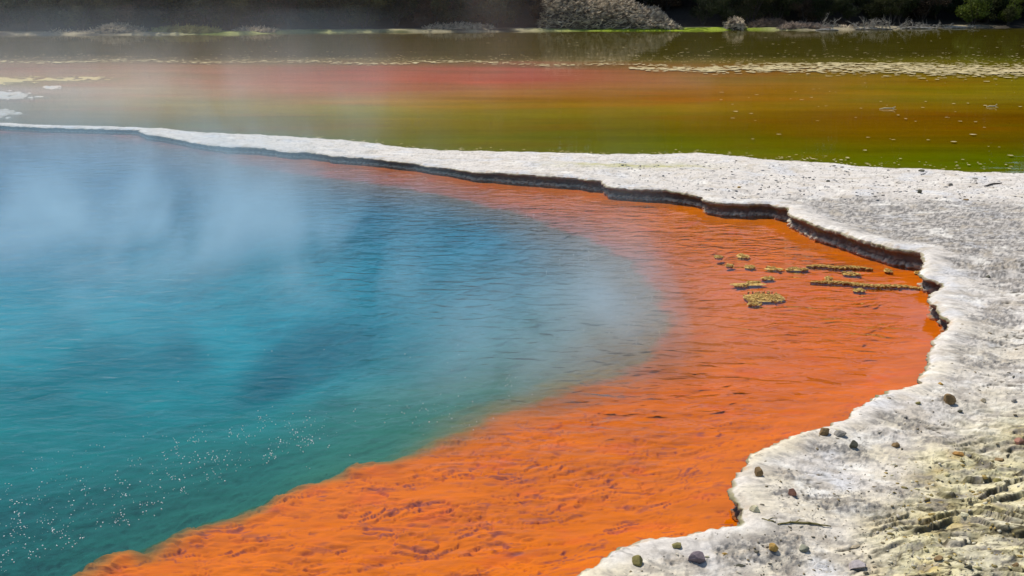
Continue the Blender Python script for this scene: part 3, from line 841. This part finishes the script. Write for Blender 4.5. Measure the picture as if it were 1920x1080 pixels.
for i, ((u0, v0, u1, v1), w, lab) in enumerate(CR):
    a = Vector(at(u0, v0)); b = Vector(at(u1, v1)); cen = (a + b) / 2
    pxs = math.hypot(cen.y, H) / F
    depth = w * cen.y ** 2 / (H * F) * .5     # half width in depth, metres
    L = (b - a).length; mb = MB(); bb = MB()
    n = int(40 + L * 240 + L * depth * 900)
    for k in range(n):
        t = rnd.random(); q = rnd.gauss(0, .42)
        if abs(q) > 1: continue
        edgef = 1 - abs(2 * t - 1) ** 5
        wob = .35 * math.sin(t * 11 + i * 2) * depth
        p = a.lerp(b, t) - cen
        y = p.y + q * depth * edgef + wob * (1 if depth < .15 else .4) + (rnd.gauss(0, .35) * depth if w > 10 else 0)
        hh = .020 * (1 - .6 * abs(q)) * (.5 + .5 * edgef) * (.6 + .9 * rnd.random())
        r = rnd.uniform(.008, .017)
        mb.blobby((p.x + rnd.gauss(0, .01), y, hh - r * .3), r, 0, .3, (1.1, 1.1, .8))
        if rnd.random() < .8:
            bb.blobby((p.x, y, hh * .25 - .02), r * 1.15, 0, .25, (.9, .9, 1.8))
    dv_ = (b - a); nn = max(3, int(L / .05)); bb.tube([tuple(a.lerp(b, k / nn) - cen + Vector((0, 0, -.008))) for k in range(nn + 1)], [.014] * (nn + 1), 6)
    mb.blobby((0, 0, -.004), 1.0, 2, .04, (L * .5 + .03, depth * .8 + .015, .014)) if L < .9 or w > 10 else mb.tube([tuple(a.lerp(b, k / nn) - cen + Vector((0, depth * .35 * math.sin((k / nn) * 11 + i * 2), .002))) for k in range(nn + 1)], [.013] * (nn + 1), 6)
    o = mb.obj('crust_islet', M_knob, smooth=False); o.location = cen
    c_ = bb.obj('base', M_base, o)
    tag(o, 'golden knobbly sinter: ' + lab if len(lab.split()) < 13 else lab, 'mineral crust', 'crust islets in the orange shallows')

# ------------------------------------------------------------------ foam, beads for sun glints
M_foam = solid('foam', (.40, .32, .15), (.60, .50, .27), 2.0, .9, None)
fv, ff = [], []
def flake(x, y, rx, ry, h):
    n = 7; b = len(fv); rot = rnd.random() * 6.28
    fv.append((x, y, h))
    for j in range(n):
        a = rot + 2 * math.pi * j / n; k = rnd.uniform(.55, 1.15)
        fv.append((x + math.cos(a) * rx * k, y + math.sin(a) * ry * k, .002))
    for j in range(n): ff.append((b, b + 1 + j, b + 1 + (j + 1) % n))
def foam_at(u, v, s):
    x, y, _ = at(u, v)
    if y > shore_y(x, y) - .4: return
    if float(lake_dist(np.array([x]), np.array([y]))[0]) > -.15: return
    flake(x, y, s * rnd.uniform(.7, 1.6), s * rnd.uniform(.6, 1.3), s * .05)
for _ in range(5200):       # the dense mat drifting across the right of the lake
    u = rnd.uniform(1180, 2300); k = min(1, (u - 1180) / 420)
    v = 126 + 2.0 * k + rnd.gauss(0, 1) * (1.2 + 5.2 * k) + 3 * math.sin(u * .011)
    if rnd.random() > .25 + .75 * k: continue
    v = max(v, 117.5 + rnd.random() * 1.6)
    if rnd.random() < .5 and math.sin(u * .05 + v * .9) * math.sin(u * .017 - v * .6) < -.25: continue
    foam_at(u, v, rnd.uniform(.05, .20))
for _ in range(700):       # thin line continuing to the left
    u = rnd.uniform(-200, 1250); v = 117 + 6 * max(0, (u - 850) / 400) + rnd.gauss(0, 1.3) + (-2 if u < 500 else 0) + 2*math.sin(u*.02)
    foam_at(u, v, rnd.uniform(.05, .16))
for _ in range(900):        # scattered flecks just behind it
    u = rnd.uniform(-100, 2100); foam_at(u, 116 - abs(rnd.gauss(0, 9)) + rnd.uniform(-2, 2), rnd.uniform(.03, .09))
for _ in range(110): foam_at(rnd.uniform(900, 2000), rnd.uniform(60, 110), rnd.uniform(.05, .12))
for _ in range(70): foam_at(rnd.uniform(1350, 1990), rnd.triangular(135, 320, 145), rnd.uniform(.03, .09))
for _ in range(240):        # flecks along the near shore
    u = rnd.uniform(560, 2000); v = np.interp(u, [p[0] for p in LAKE], [p[1] for p in LAKE]) - abs(rnd.gauss(0, 3 + 9 * max(0, (u - 1300) / 600))) - 1
    foam_at(u, v, rnd.uniform(.015, .05))
me = bpy.data.meshes.new('foam'); me.from_pydata(fv, [], ff); me.update()
o = link('foam', me, M_foam); tag(o, 'beige foam flecks floating in a long mat across the lake and along its shore', 'foam', kind='stuff')

m, nt, ns, lk = new_mat('glint_skin')
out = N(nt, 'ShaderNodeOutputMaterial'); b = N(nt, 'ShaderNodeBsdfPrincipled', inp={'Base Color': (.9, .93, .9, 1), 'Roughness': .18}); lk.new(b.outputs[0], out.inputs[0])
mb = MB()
def glint_bead(u, v, s):  # white bead standing in for a sun glint on the water
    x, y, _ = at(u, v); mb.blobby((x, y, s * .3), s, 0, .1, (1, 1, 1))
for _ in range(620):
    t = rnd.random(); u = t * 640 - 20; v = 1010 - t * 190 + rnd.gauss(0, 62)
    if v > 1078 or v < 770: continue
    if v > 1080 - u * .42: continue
    glint_bead(u, v, min(.008, .0021 * math.exp(abs(rnd.gauss(0, .75)))))
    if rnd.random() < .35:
        for _ in range(rnd.randint(1, 4)): glint_bead(u + rnd.gauss(0, 7), v + rnd.gauss(0, 6), rnd.uniform(.003, .008))
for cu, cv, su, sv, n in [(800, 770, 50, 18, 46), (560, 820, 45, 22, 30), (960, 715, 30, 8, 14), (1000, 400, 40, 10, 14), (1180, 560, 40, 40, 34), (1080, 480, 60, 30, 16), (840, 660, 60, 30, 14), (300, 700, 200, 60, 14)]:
    for _ in range(n): glint_bead(rnd.gauss(cu, su), rnd.gauss(cv, sv), rnd.uniform(.003, .008))
o = mb.obj('sun_glints', m, smooth=True); tag(o, 'tiny white beads standing in for sun glints over the teal corner of the pool', 'sun glints', kind='stuff')

# two floating twigs out on the amber water
M_pale = solid('bleached_wood', (.30, .27, .22), (.50, .46, .40), 6)
M_twigw = solid('pale_twig', (.5, .42, .22), (.66, .58, .34), 6)
for (u, v, w, lab) in [(1665, 205, .62, 'pale forked twig floating on the amber lake, left of the other'), (1860, 201, .42, 'pale twig with one upright fork floating on the lake near the right edge')]:
    x, y, _ = at(u, v); mb = MB()
    mb.tube([(-w / 2, 0, .01), (-w * .2, .03, .03), (w * .2, 0, .03), (w * .45, .02, .10)], [.02, .035, .03, .012], 6)
    mb.tube([(w * .25, 0, .03), (w * .42, 0, .12 if w < .5 else .08)], [.025, .01], 5)
    mb.tube([(w * .22, 0, .02), (w * .45, -.10, .0)], [.02, .01], 5)
    o = mb.obj('floating_twig', M_twigw, smooth=True); o.location = (x, y, 0); tag(o, lab, 'twig')

# ------------------------------------------------------------------ far shore: brush heaps, driftwood, shrubs, trees
M_brush = solid('dead_brush', (.16, .12, .08), (.80, .67, .48), 3.0, .95, None)
M_brushd = solid('litter_gap_shade', (.05, .04, .03), (.15, .12, .08), 1.5, .95, (6, .05))  # litter mound toned dark, standing in for shaded gaps between twigs
def heap(u0, u1, vtop, vbase, label, n, depth=2.2, mat=M_brush, peak=None, shape=None):
    x0, yb, _ = at(u0, vbase); x1, _, _ = at(u1, vbase); cx = (x0 + x1) / 2; hw = (x1 - x0) / 2
    yb = shore_y(cx, yb) + .8
    ztop = H - (vtop + 60) / F * yb * 1.0
    shape = shape or (lambda t: max(0, 1 - t * t) ** .7)
    cy = yb + depth
    root_z = .05
    def hz(x, y):
        t = (x - cx) / hw; q = (y - cy) / depth
        if abs(t) > 1 or abs(q) > 1: return 0
        return (ztop - root_z) * shape(t) * max(0, 1 - q * q) ** .6
    mb = MB(); nx, ny = 40, 14
    for j in range(ny + 1):
        for i in range(nx + 1):
            x = cx - hw + 2 * hw * i / nx; y = cy - depth + 2 * depth * j / ny
            z = hz(x, y); z *= .84 + .5 * float(perlin(np.array(x * 1.1), np.array(y * 1.1), 500))
            mb.v.append((x - cx, y - cy, z - .15))
    for j in range(ny):
        for i in range(nx):
            a = j * (nx + 1) + i; mb.f.append((a, a + 1, a + nx + 2, a + nx + 1))
    o = mb.obj('brush_heap', M_brushd, smooth=True); o.location = (cx, cy, root_z)
    tw = MB()
    for _ in range(n):
        x = cx + hw * rnd.uniform(-1, 1); q = rnd.uniform(-1, .35); y = cy + q * depth
        z = hz(x, y)
        if z < .03 and rnd.random() < .6: continue
        l = rnd.uniform(.25, .95); a = rnd.uniform(-.5, .9) if rnd.random() < .7 else rnd.uniform(0, 6.28); e = rnd.gauss(.15, .4)
        p = Vector((x - cx, y - cy, z * rnd.uniform(.85, 1.02) + .02)); dv = Vector((math.cos(a) * math.cos(e), math.sin(a) * math.cos(e) * .6, math.sin(e))) * l
        md = p + dv * .5 + Vector((rnd.gauss(0, .03), 0, rnd.uniform(0, .06)))
        r = rnd.uniform(.014, .040)
        tw.tube([p - dv * .5, md, p + dv * .5], [r, r * .9, r * .3], 3, False)
    tw.obj('twigs', mat, o)
    tag(o, label, 'brush heap', 'brush heaps along the far shore')
    return o
heap(1010, 1268, -22, 53, 'largest brown heap of dead brush on the far shore, right of centre', 5200, 3.0, shape=lambda t: float(ss(-1.0, -.9, t)) * (1.0 - .22 * float(ss(-.6, -.2, t)) - .28 * float(ss(.2, .5, t)) - .5 * float(ss(.62, 1.0, t))))
heap(800, 925, 43, 54, 'low grey brush heap left of the largest brown heap', 1800, 1.4)
heap(170, 266, 41, 64, 'pointed pale brush heap second from the left on the misty shore', 1800, 1.5, shape=lambda t: max(0., 1 - abs(t + .05)) ** .8)
heap(88, 180, 56, 65, 'low pale brush heap at the far left of the misty shore', 900, 1.2)
heap(292, 415, 48, 62, 'yellowish brush heap right of the pointed pale heap', 1800, 1.3, mat=solid('yellow_brush', (.22, .2, .05), (.5, .46, .16), 1.2, .95, None))
heap(440, 515, 50, 62, 'small grey brush heap at the end of the misty shore', 900, 1.2)
heap(1388, 1460, 33, 50, 'dark round brush heap behind the green shore strip', 1200, 1.2, mat=solid('dark_brush', (.07, .05, .04), (.2, .15, .11), 1.2, .95, None))
heap(1335, 1365, 31, 48, 'small brush heap left of the dark round heap', 500, .8)
heap(1452, 1540, 41, 54, 'pinkish brush heap right of the dark round heap', 1300, 1.2, mat=solid('pink_brush', (.22, .16, .12), (.48, .38, .29), 1.2, .95, None))
heap(1540, 1600, 46, 55, 'low brown brush heap beside the first bleached driftwood', 500, .8)

def branch(mb, p, dv, l, r, depth, mn=.008):
    pts = [Vector(p)]; k = 5; d_ = Vector(dv).normalized()
    for i in range(k):
        d_ = (d_ + Vector((rnd.gauss(0, .22), rnd.gauss(0, .15), rnd.gauss(-.05, .2)))).normalized()
        pts.append(pts[-1] + d_ * l / k)
    mb.tube(pts, [r * (1 - .75 * i / k) for i in range(k + 1)], 5, False)
    if depth > 0:
        for i in range(1, k + 1):
            for _ in range(rnd.randint(1, 2)):
                nd = (d_ + Vector((rnd.gauss(0, .7), rnd.gauss(0, .4), rnd.gauss(.1, .6)))).normalized()
                branch(mb, pts[i], nd, l * rnd.uniform(.35, .65), max(mn, r * .5), depth - 1)
def driftwood(u0, u1, vtop, vbase, label, n=7, mat=M_pale, arch=True):
    x0, y, _ = at(u0, vbase); x1, _, _ = at(u1, vbase); w = x1 - x0; cx = (x0 + x1) / 2; yb = shore_y(cx, y) - .1
    hgt = H - (vtop + 60) / F * yb
    mb = MB()
    for i in range(n):
        t = (i + .5) / n; x = -w / 2 + w * t
        lean = rnd.uniform(-.8, .8)
        branch(mb, (x, rnd.uniform(-.2, .9), -.05), (lean, rnd.uniform(-.3, .3), rnd.uniform(.5, 1.1)), hgt * rnd.uniform(.6, 1.1), rnd.uniform(.03, .05), 2, .012)
        branch(mb, (x, rnd.uniform(-.4, .5), .06), (rnd.choice([-1, 1]), rnd.uniform(-.2, .3), rnd.uniform(.0, .35)), w * rnd.uniform(.2, .4), rnd.uniform(.03, .05), 1, .012)
    mb.tube([(-w / 2, .1, .02), (-w / 5, .2, .10), (w / 5, .12, .08), (w / 2, .2, .02)], [.05, .08, .07, .03], 6)
    mb.tube([(-w / 2, .5, .0), (0, -.1, .07), (w / 2, .3, .0)], [.04, .06, .04], 6)
    o = mb.obj('driftwood', mat, smooth=True); o.location = (cx, yb, 0)
    tag(o, label, 'driftwood', 'bleached driftwood on the far shore')
driftwood(1590, 1665, 32, 54, 'widest tangle of bleached driftwood branches, the left one of three by the dark trees', 9)
driftwood(1690, 1760, 33, 54, 'arched tangle of bleached driftwood in the middle of the three tangles', 9)
driftwood(1775, 1826, 41, 53, 'low bleached driftwood, the right one of the three tangles', 6)
driftwood(1495, 1535, 20, 50, 'single bleached branch arching out above the pinkish brush heap', 2)

# foliage
def leaf_cloud(name, clumps, leaf, per, mat, seed):
    r3 = np.random.RandomState(seed); V_, = [[]]
    for (cx, cy, cz, rr) in clumps:
        n = int(per * rr * rr)
        dirs = r3.normal(size=(n, 3)); dirs /= np.linalg.norm(dirs, axis=1)[:, None]
        rad = rr * (r3.rand(n) ** .45); c = np.array([cx, cy, cz]) + dirs * rad[:, None] * np.array([1.1, 1.1, .75])
        a = r3.normal(size=(n, 3)); a /= np.linalg.norm(a, axis=1)[:, None]
        b_ = np.cross(a, r3.normal(size=(n, 3))); b_ /= np.linalg.norm(b_, axis=1)[:, None]
        s = leaf * r3.uniform(.6, 1.4, (n, 1))
        V_.append(np.stack([c - a * s, c - b_ * s * .45, c + a * s, c + b_ * s * .45], 1).reshape(-1, 3))
    V_ = np.concatenate(V_); Fq = np.arange(len(V_)).reshape(-1, 4)
    me = np_mesh(name, V_, Fq, smooth=False); me.materials.append(mat); return me
M_bark = solid('bark', (.03, .025, .02), (.09, .075, .06), 5, bump=(12, .02))
LEAF = [solid('foliage_dark', (.018, .026, .008), (.055, .070, .020), .8, .8, None, .15),
        solid('foliage_olive', (.030, .036, .010), (.085, .090, .025), .8, .8, None, .2),
        solid('foliage_brown', (.05, .035, .02), (.13, .085, .05), .8, .8, None, .15),
        solid('foliage_bright', (.06, .09, .010), (.16, .20, .03), .8, .7, None, .35)]
def tree_proto(seed, leafm, h=14.0):
    r4 = random.Random(seed); root = bpy.data.objects.new('tree', None); COL.objects.link(root)
    tb_ = MB(); pts = [Vector((0, 0, -.3))]
    for i in range(8): pts.append(pts[-1] + Vector((r4.gauss(0, .18), r4.gauss(0, .18), h * .1)))
    tb_.tube(pts, [.28 - .03 * i for i in range(9)], 8, False)
    cl = []
    for i in range(2, 9):
        for k in range(3):
            a = r4.random() * 6.28; l = h * r4.uniform(.14, .24) * (1.15 - i * .06)
            e = pts[i] + Vector((math.cos(a) * l, math.sin(a) * l, l * r4.uniform(.1, .5)))
            tb_.tube([pts[i], (pts[i] + e) / 2 + Vector((0, 0, -.1)), e], [.09, .06, .03], 5, False)
            cl.append((e.x, e.y, e.z, r4.uniform(.9, 1.7)))
            m_ = (pts[i] + e) / 2; cl.append((m_.x, m_.y, m_.z + .3, r4.uniform(.7, 1.2)))
    cl.append((pts[-1].x, pts[-1].y, pts[-1].z + .8, 1.8))
    for _ in range(6):
        a = r4.random() * 6.28; l = r4.uniform(.8, 2.0); cl.append((math.cos(a) * l, math.sin(a) * l, r4.uniform(.4, 2.6), r4.uniform(.5, 1.1)))
    tb_.obj('trunk', M_bark, root, True)
    o = bpy.data.objects.new('crown', leaf_cloud('crown', cl, .17, 190, leafm, seed)); COL.objects.link(o); o.parent = root
    return root
def shrub_proto(seed, leafm):
    r4 = random.Random(seed); root = bpy.data.objects.new('shrub', None); COL.objects.link(root)
    tb_ = MB(); cl = []
    for _ in range(7):
        a = r4.random() * 6.28; e = Vector((math.cos(a) * r4.uniform(.5, 1.4), math.sin(a) * r4.uniform(.4, 1.0), r4.uniform(.8, 2.8)))
        tb_.tube([(0, 0, -.2), e * .5 + Vector((0, 0, .15)), e], [.05, .035, .015], 5, False); cl.append((e.x, e.y, e.z, r4.uniform(.4, .85)))
        e2 = e * .6 + Vector((r4.gauss(0, .3), r4.gauss(0, .3), 0)); cl.append((e2.x, e2.y, e2.z, r4.uniform(.35, .6)))
    tb_.obj('stems', M_bark, root, True)
    o = bpy.data.objects.new('foliage', leaf_cloud('foliage', cl, .075, 900, leafm, seed)); COL.objects.link(o); o.parent = root
    return root
def copy_tree(o):
    r = o.copy(); COL.objects.link(r)
    for ch in o.children:
        c = ch.copy(); COL.objects.link(c); c.parent = r
    return r
protos = [tree_proto(900 + i, LEAF[[0, 1, 2, 0][i]]) for i in range(4)]; usedp = set()
def place(plist, i, x, y, sc_, label, cat, group, dz=0):
    p = plist[i]
    o = p if (id(plist), i) not in usedp else copy_tree(p)
    usedp.add((id(plist), i))
    o.location = (x, y, bank(x, y) + dz); o.rotation_euler = (0, 0, rnd.random() * 6.28); o.scale = sc_
    tag(o, label, cat, group); return o
TL = ['dark evergreen tree in the wall of forest behind the far shore', 'olive leaved tree in the dark forest behind the far shore',
      'brownish leaved tree in the dark forest behind the far shore', 'dark evergreen tree in the wall of forest behind the far shore']
x = -52.0; k = 0
while x < 54:
    y = shore_y(x) + rnd.uniform(6.0, 7.5); s = rnd.uniform(.42, .55)
    if 0 < x < 15: y += 4.5
    place(protos, [0, 3, 1, 0, 2, 3][k % 6], x, y, (s * 1.6, s * 1.6, s), TL[[0, 3, 1, 0, 2, 3][k % 6]], 'tree', 'trees behind the far shore'); x += rnd.uniform(2.4, 3.6); k += 1
x = -58.0
while x < 60:
    y = shore_y(x) + rnd.uniform(13, 19); s = rnd.uniform(1.0, 1.25); i = rnd.choice([0, 1, 3])
    place(protos, i, x, y, (s * 1.25, s * 1.25, s), TL[i], 'tree', 'trees behind the far shore'); x += rnd.uniform(5, 7)
x = -64.0
while x < 66:
    y = shore_y(x) + rnd.uniform(26, 34); s = rnd.uniform(1.2, 1.5); i = rnd.choice([0, 1, 3])
    place(protos, i, x, y, (s * 1.4, s * 1.4, s), TL[i], 'tree', 'trees behind the far shore'); x += rnd.uniform(7, 9)
shr = [shrub_proto(950 + i, LEAF[[0, 1, 2, 3, 1][i]]) for i in range(5)]
SL = ['dark low shrub in the shade along the far shore', 'olive shrub in the shade along the far shore', 'brown leaved shrub in the shade along the far shore']
x = -47.0; k = 0
while x < 50:
    y = shore_y(x) + rnd.uniform(2.6, 4.2)
    if 2.5 < x < 14.5: y += 5.0
    s = rnd.uniform(.8, 1.3); i = [0, 1, 0, 2, 0][k % 5]
    place(shr, i, x, y, (s * 1.2, s, s), SL[i], 'shrub', 'shrubs along the far shore'); x += rnd.uniform(1.7, 2.6); k += 1
for (u, yoff, i, s, dz, lab) in [(1848, 1.0, 3, 1.3, 0, 'bright yellow green shrub lit by the sun, leaning out over the dark far shore'),
                                 (1912, .6, 4, .55, 0, 'low olive shrub at the right end of the far shore'),
                                 (1688, 1.6, 4, 1.0, .0, 'olive green shrub above the middle driftwood tangle'),
                                 (1925, 1.6, 3, .9, .0, 'small bright green shrub in the top right corner')]:
    x, y, _ = at(u, 54); y = shore_y(x) + yoff
    place(shr, i, x, y, (s, s, s), lab, 'shrub', None, dz)
for _p, _l, _i in []: pass

# ------------------------------------------------------------------ steam
def steam(name, box, blobs, zh, dens, color, nscale, seed, label, step=1.0):
    (x0, x1), (y0, y1), (z0, z1) = box
    mb = MB()
    mb.v = [(x, y, z) for z in (z0, z1) for y in (y0, y1) for x in (x0, x1)]
    mb.f = [(0, 2, 3, 1), (4, 5, 7, 6), (0, 1, 5, 4), (2, 6, 7, 3), (0, 4, 6, 2), (1, 3, 7, 5)]
    m, nt, ns, lk = new_mat(name)
    out = N(nt, 'ShaderNodeOutputMaterial'); tc = N(nt, 'ShaderNodeNewGeometry')
    def math_(op, a, b=None, clamp=False):
        n = N(nt, 'ShaderNodeMath', operation=op); n.use_clamp = clamp
        for i, q in enumerate((a, b)):
            if q is None: continue
            if isinstance(q, (int, float)): n.inputs[i].default_value = q
            else: lk.new(q, n.inputs[i])
        return n.outputs[0]
    sep = N(nt, 'ShaderNodeSeparateXYZ'); lk.new(tc.outputs['Position'], sep.inputs[0])
    X_, Y_, Z_ = sep.outputs
    tot = None
    for (cx, cy, rx, ry, h, amp) in blobs:
        a = math_('DIVIDE', math_('SUBTRACT', math_('SUBTRACT', X_, math_('MULTIPLY', Z_, .25)), cx), rx); b_ = math_('DIVIDE', math_('SUBTRACT', Y_, cy), ry)
        e = math_('ADD', math_('MULTIPLY', a, a), math_('MULTIPLY', b_, b_))
        e = math_('ADD', e, math_('DIVIDE', Z_, h))
        g = math_('MULTIPLY', math_('EXPONENT', math_('MULTIPLY', e, -1.0)), amp)
        tot = g if tot is None else math_('ADD', tot, g)
    mp = N(nt, 'ShaderNodeMapping'); mp.inputs['Scale'].default_value = (nscale, nscale * .55, nscale * .45)
    mp.inputs['Location'].default_value = (seed, seed * .7, 0)
    no = N(nt, 'ShaderNodeTexNoise', inp={'Scale': 1.0, 'Detail': 3.0, 'Roughness': .55, 'Distortion': .8})
    lk.new(tc.outputs['Position'], mp.inputs[0]); lk.new(mp.outputs[0], no.inputs['Vector'])
    mr = N(nt, 'ShaderNodeMapRange', inp={1: .40, 2: .68, 3: 0.02, 4: 1.7}); lk.new(no.outputs['Fac'], mr.inputs[0])
    dn = math_('MULTIPLY', math_('MULTIPLY', tot, mr.outputs[0]), dens)
    pv = N(nt, 'ShaderNodeVolumePrincipled'); pv.inputs['Color'].default_value = (*color, 1); pv.inputs['Anisotropy'].default_value = .2
    lk.new(dn, pv.inputs['Density']); lk.new(pv.outputs[0], out.inputs['Volume'])
    o = mb.obj(name, m); tag(o, label, 'steam', kind='stuff')
    return o
def g(u, v): return at(u, v)[:2]
PB = [(*g(230, 480), 2.6, 2.6, 1.0, 1.6), (*g(20, 430), 3.2, 2.8, 1.0, 1.3), (*g(470, 460), 1.7, 2.2, 1.0, 1.5), (*g(650, 540), 1.0, 1.6, .9, 1.3), (*g(1060, 640), 1.5, 1.3, .6, 2.6), (*g(1180, 600), 1.0, 1.2, .6, 1.2), (*g(880, 590), 1.0, 1.0, .45, .5),
      (*g(-150, 330), 6, 3, 1.2, .4), (*g(330, 300), 3, 2, .8, .35), (*g(120, 640), 1.8, 1.2, .6, .4), (*g(930, 740), 1.2, .8, .5, .7)]
steam('pool_steam', ((-30, 5.2), (11.5, 36.5), (.03, 4.3)), PB, 1, .32, (.62, .85, 1.0), .55, 3.0, 'pale blue steam drifting over the deep basin of the pool')
LB_ = [(*g(60, 170), 9, 9, 1.7, 1.0), (*g(440, 160), 4, 8, 2.2, 1.0), (*g(860, 170), 3.0, 7, 3.0, 1.0), (*g(660, 200), 4, 5, 1.5, .8), (*g(1290, 170), 5, 5, 1.2, .9), (*g(-60, 80), 14, 14, 2.0, .55), (*g(250, 205), 6, 4, 1.2, .9)]
steam('lake_steam', ((-46, 16), (36.8, 84), (.03, 8.0)), LB_, 1, .0135, (.95, .93, .93), .22, 11.0, 'thin steam veiling the left of the lake and the shore behind it')

# ------------------------------------------------------------------ light
SUN_EL, SUN_AZ = R(57), R(-32)       # azimuth from +Y (forward), negative to the left
sd = bpy.data.lights.new('sun', 'SUN'); sd.energy = 4.2; sd.angle = R(.5); sd.color = (1, .94, .84)
so = bpy.data.objects.new('sun', sd); COL.objects.link(so)
dirv = Vector((math.sin(SUN_AZ) * math.cos(SUN_EL), math.cos(SUN_AZ) * math.cos(SUN_EL), math.sin(SUN_EL)))
so.rotation_euler = dirv.to_track_quat('Z', 'Y').to_euler()
w = bpy.data.worlds.new('World'); sc.world = w; w.use_nodes = True
nt = w.node_tree; nt.nodes.clear()
sky = nt.nodes.new('ShaderNodeTexSky'); sky.sky_type = 'NISHITA'; sky.sun_disc = False; sky.sun_elevation = SUN_EL; sky.sun_rotation = SUN_AZ
sky.altitude = 300; sky.air_density = 1.0; sky.dust_density = .6; sky.ozone_density = 1.5
bg = nt.nodes.new('ShaderNodeBackground'); bg.inputs[1].default_value = .11
ow = nt.nodes.new('ShaderNodeOutputWorld'); nt.links.new(sky.outputs[0], bg.inputs[0]); nt.links.new(bg.outputs[0], ow.inputs[0])

sc.view_settings.view_transform = 'Standard'; sc.view_settings.look = 'None'; sc.view_settings.gamma = 1; sc.view_settings.exposure = 0
sc.render.engine = 'CYCLES'
cy = sc.cycles
cy.use_denoising = True
try: cy.denoiser = 'OPENIMAGEDENOISE'
except Exception: pass
cy.max_bounces = 5; cy.diffuse_bounces = 2; cy.glossy_bounces = 3; cy.transparent_max_bounces = 16; cy.volume_bounces = 1; cy.transmission_bounces = 2
cy.caustics_reflective = False; cy.caustics_refractive = False; cy.sample_clamp_indirect = 4
cy.volume_step_rate = 1.0; cy.volume_max_steps = 128
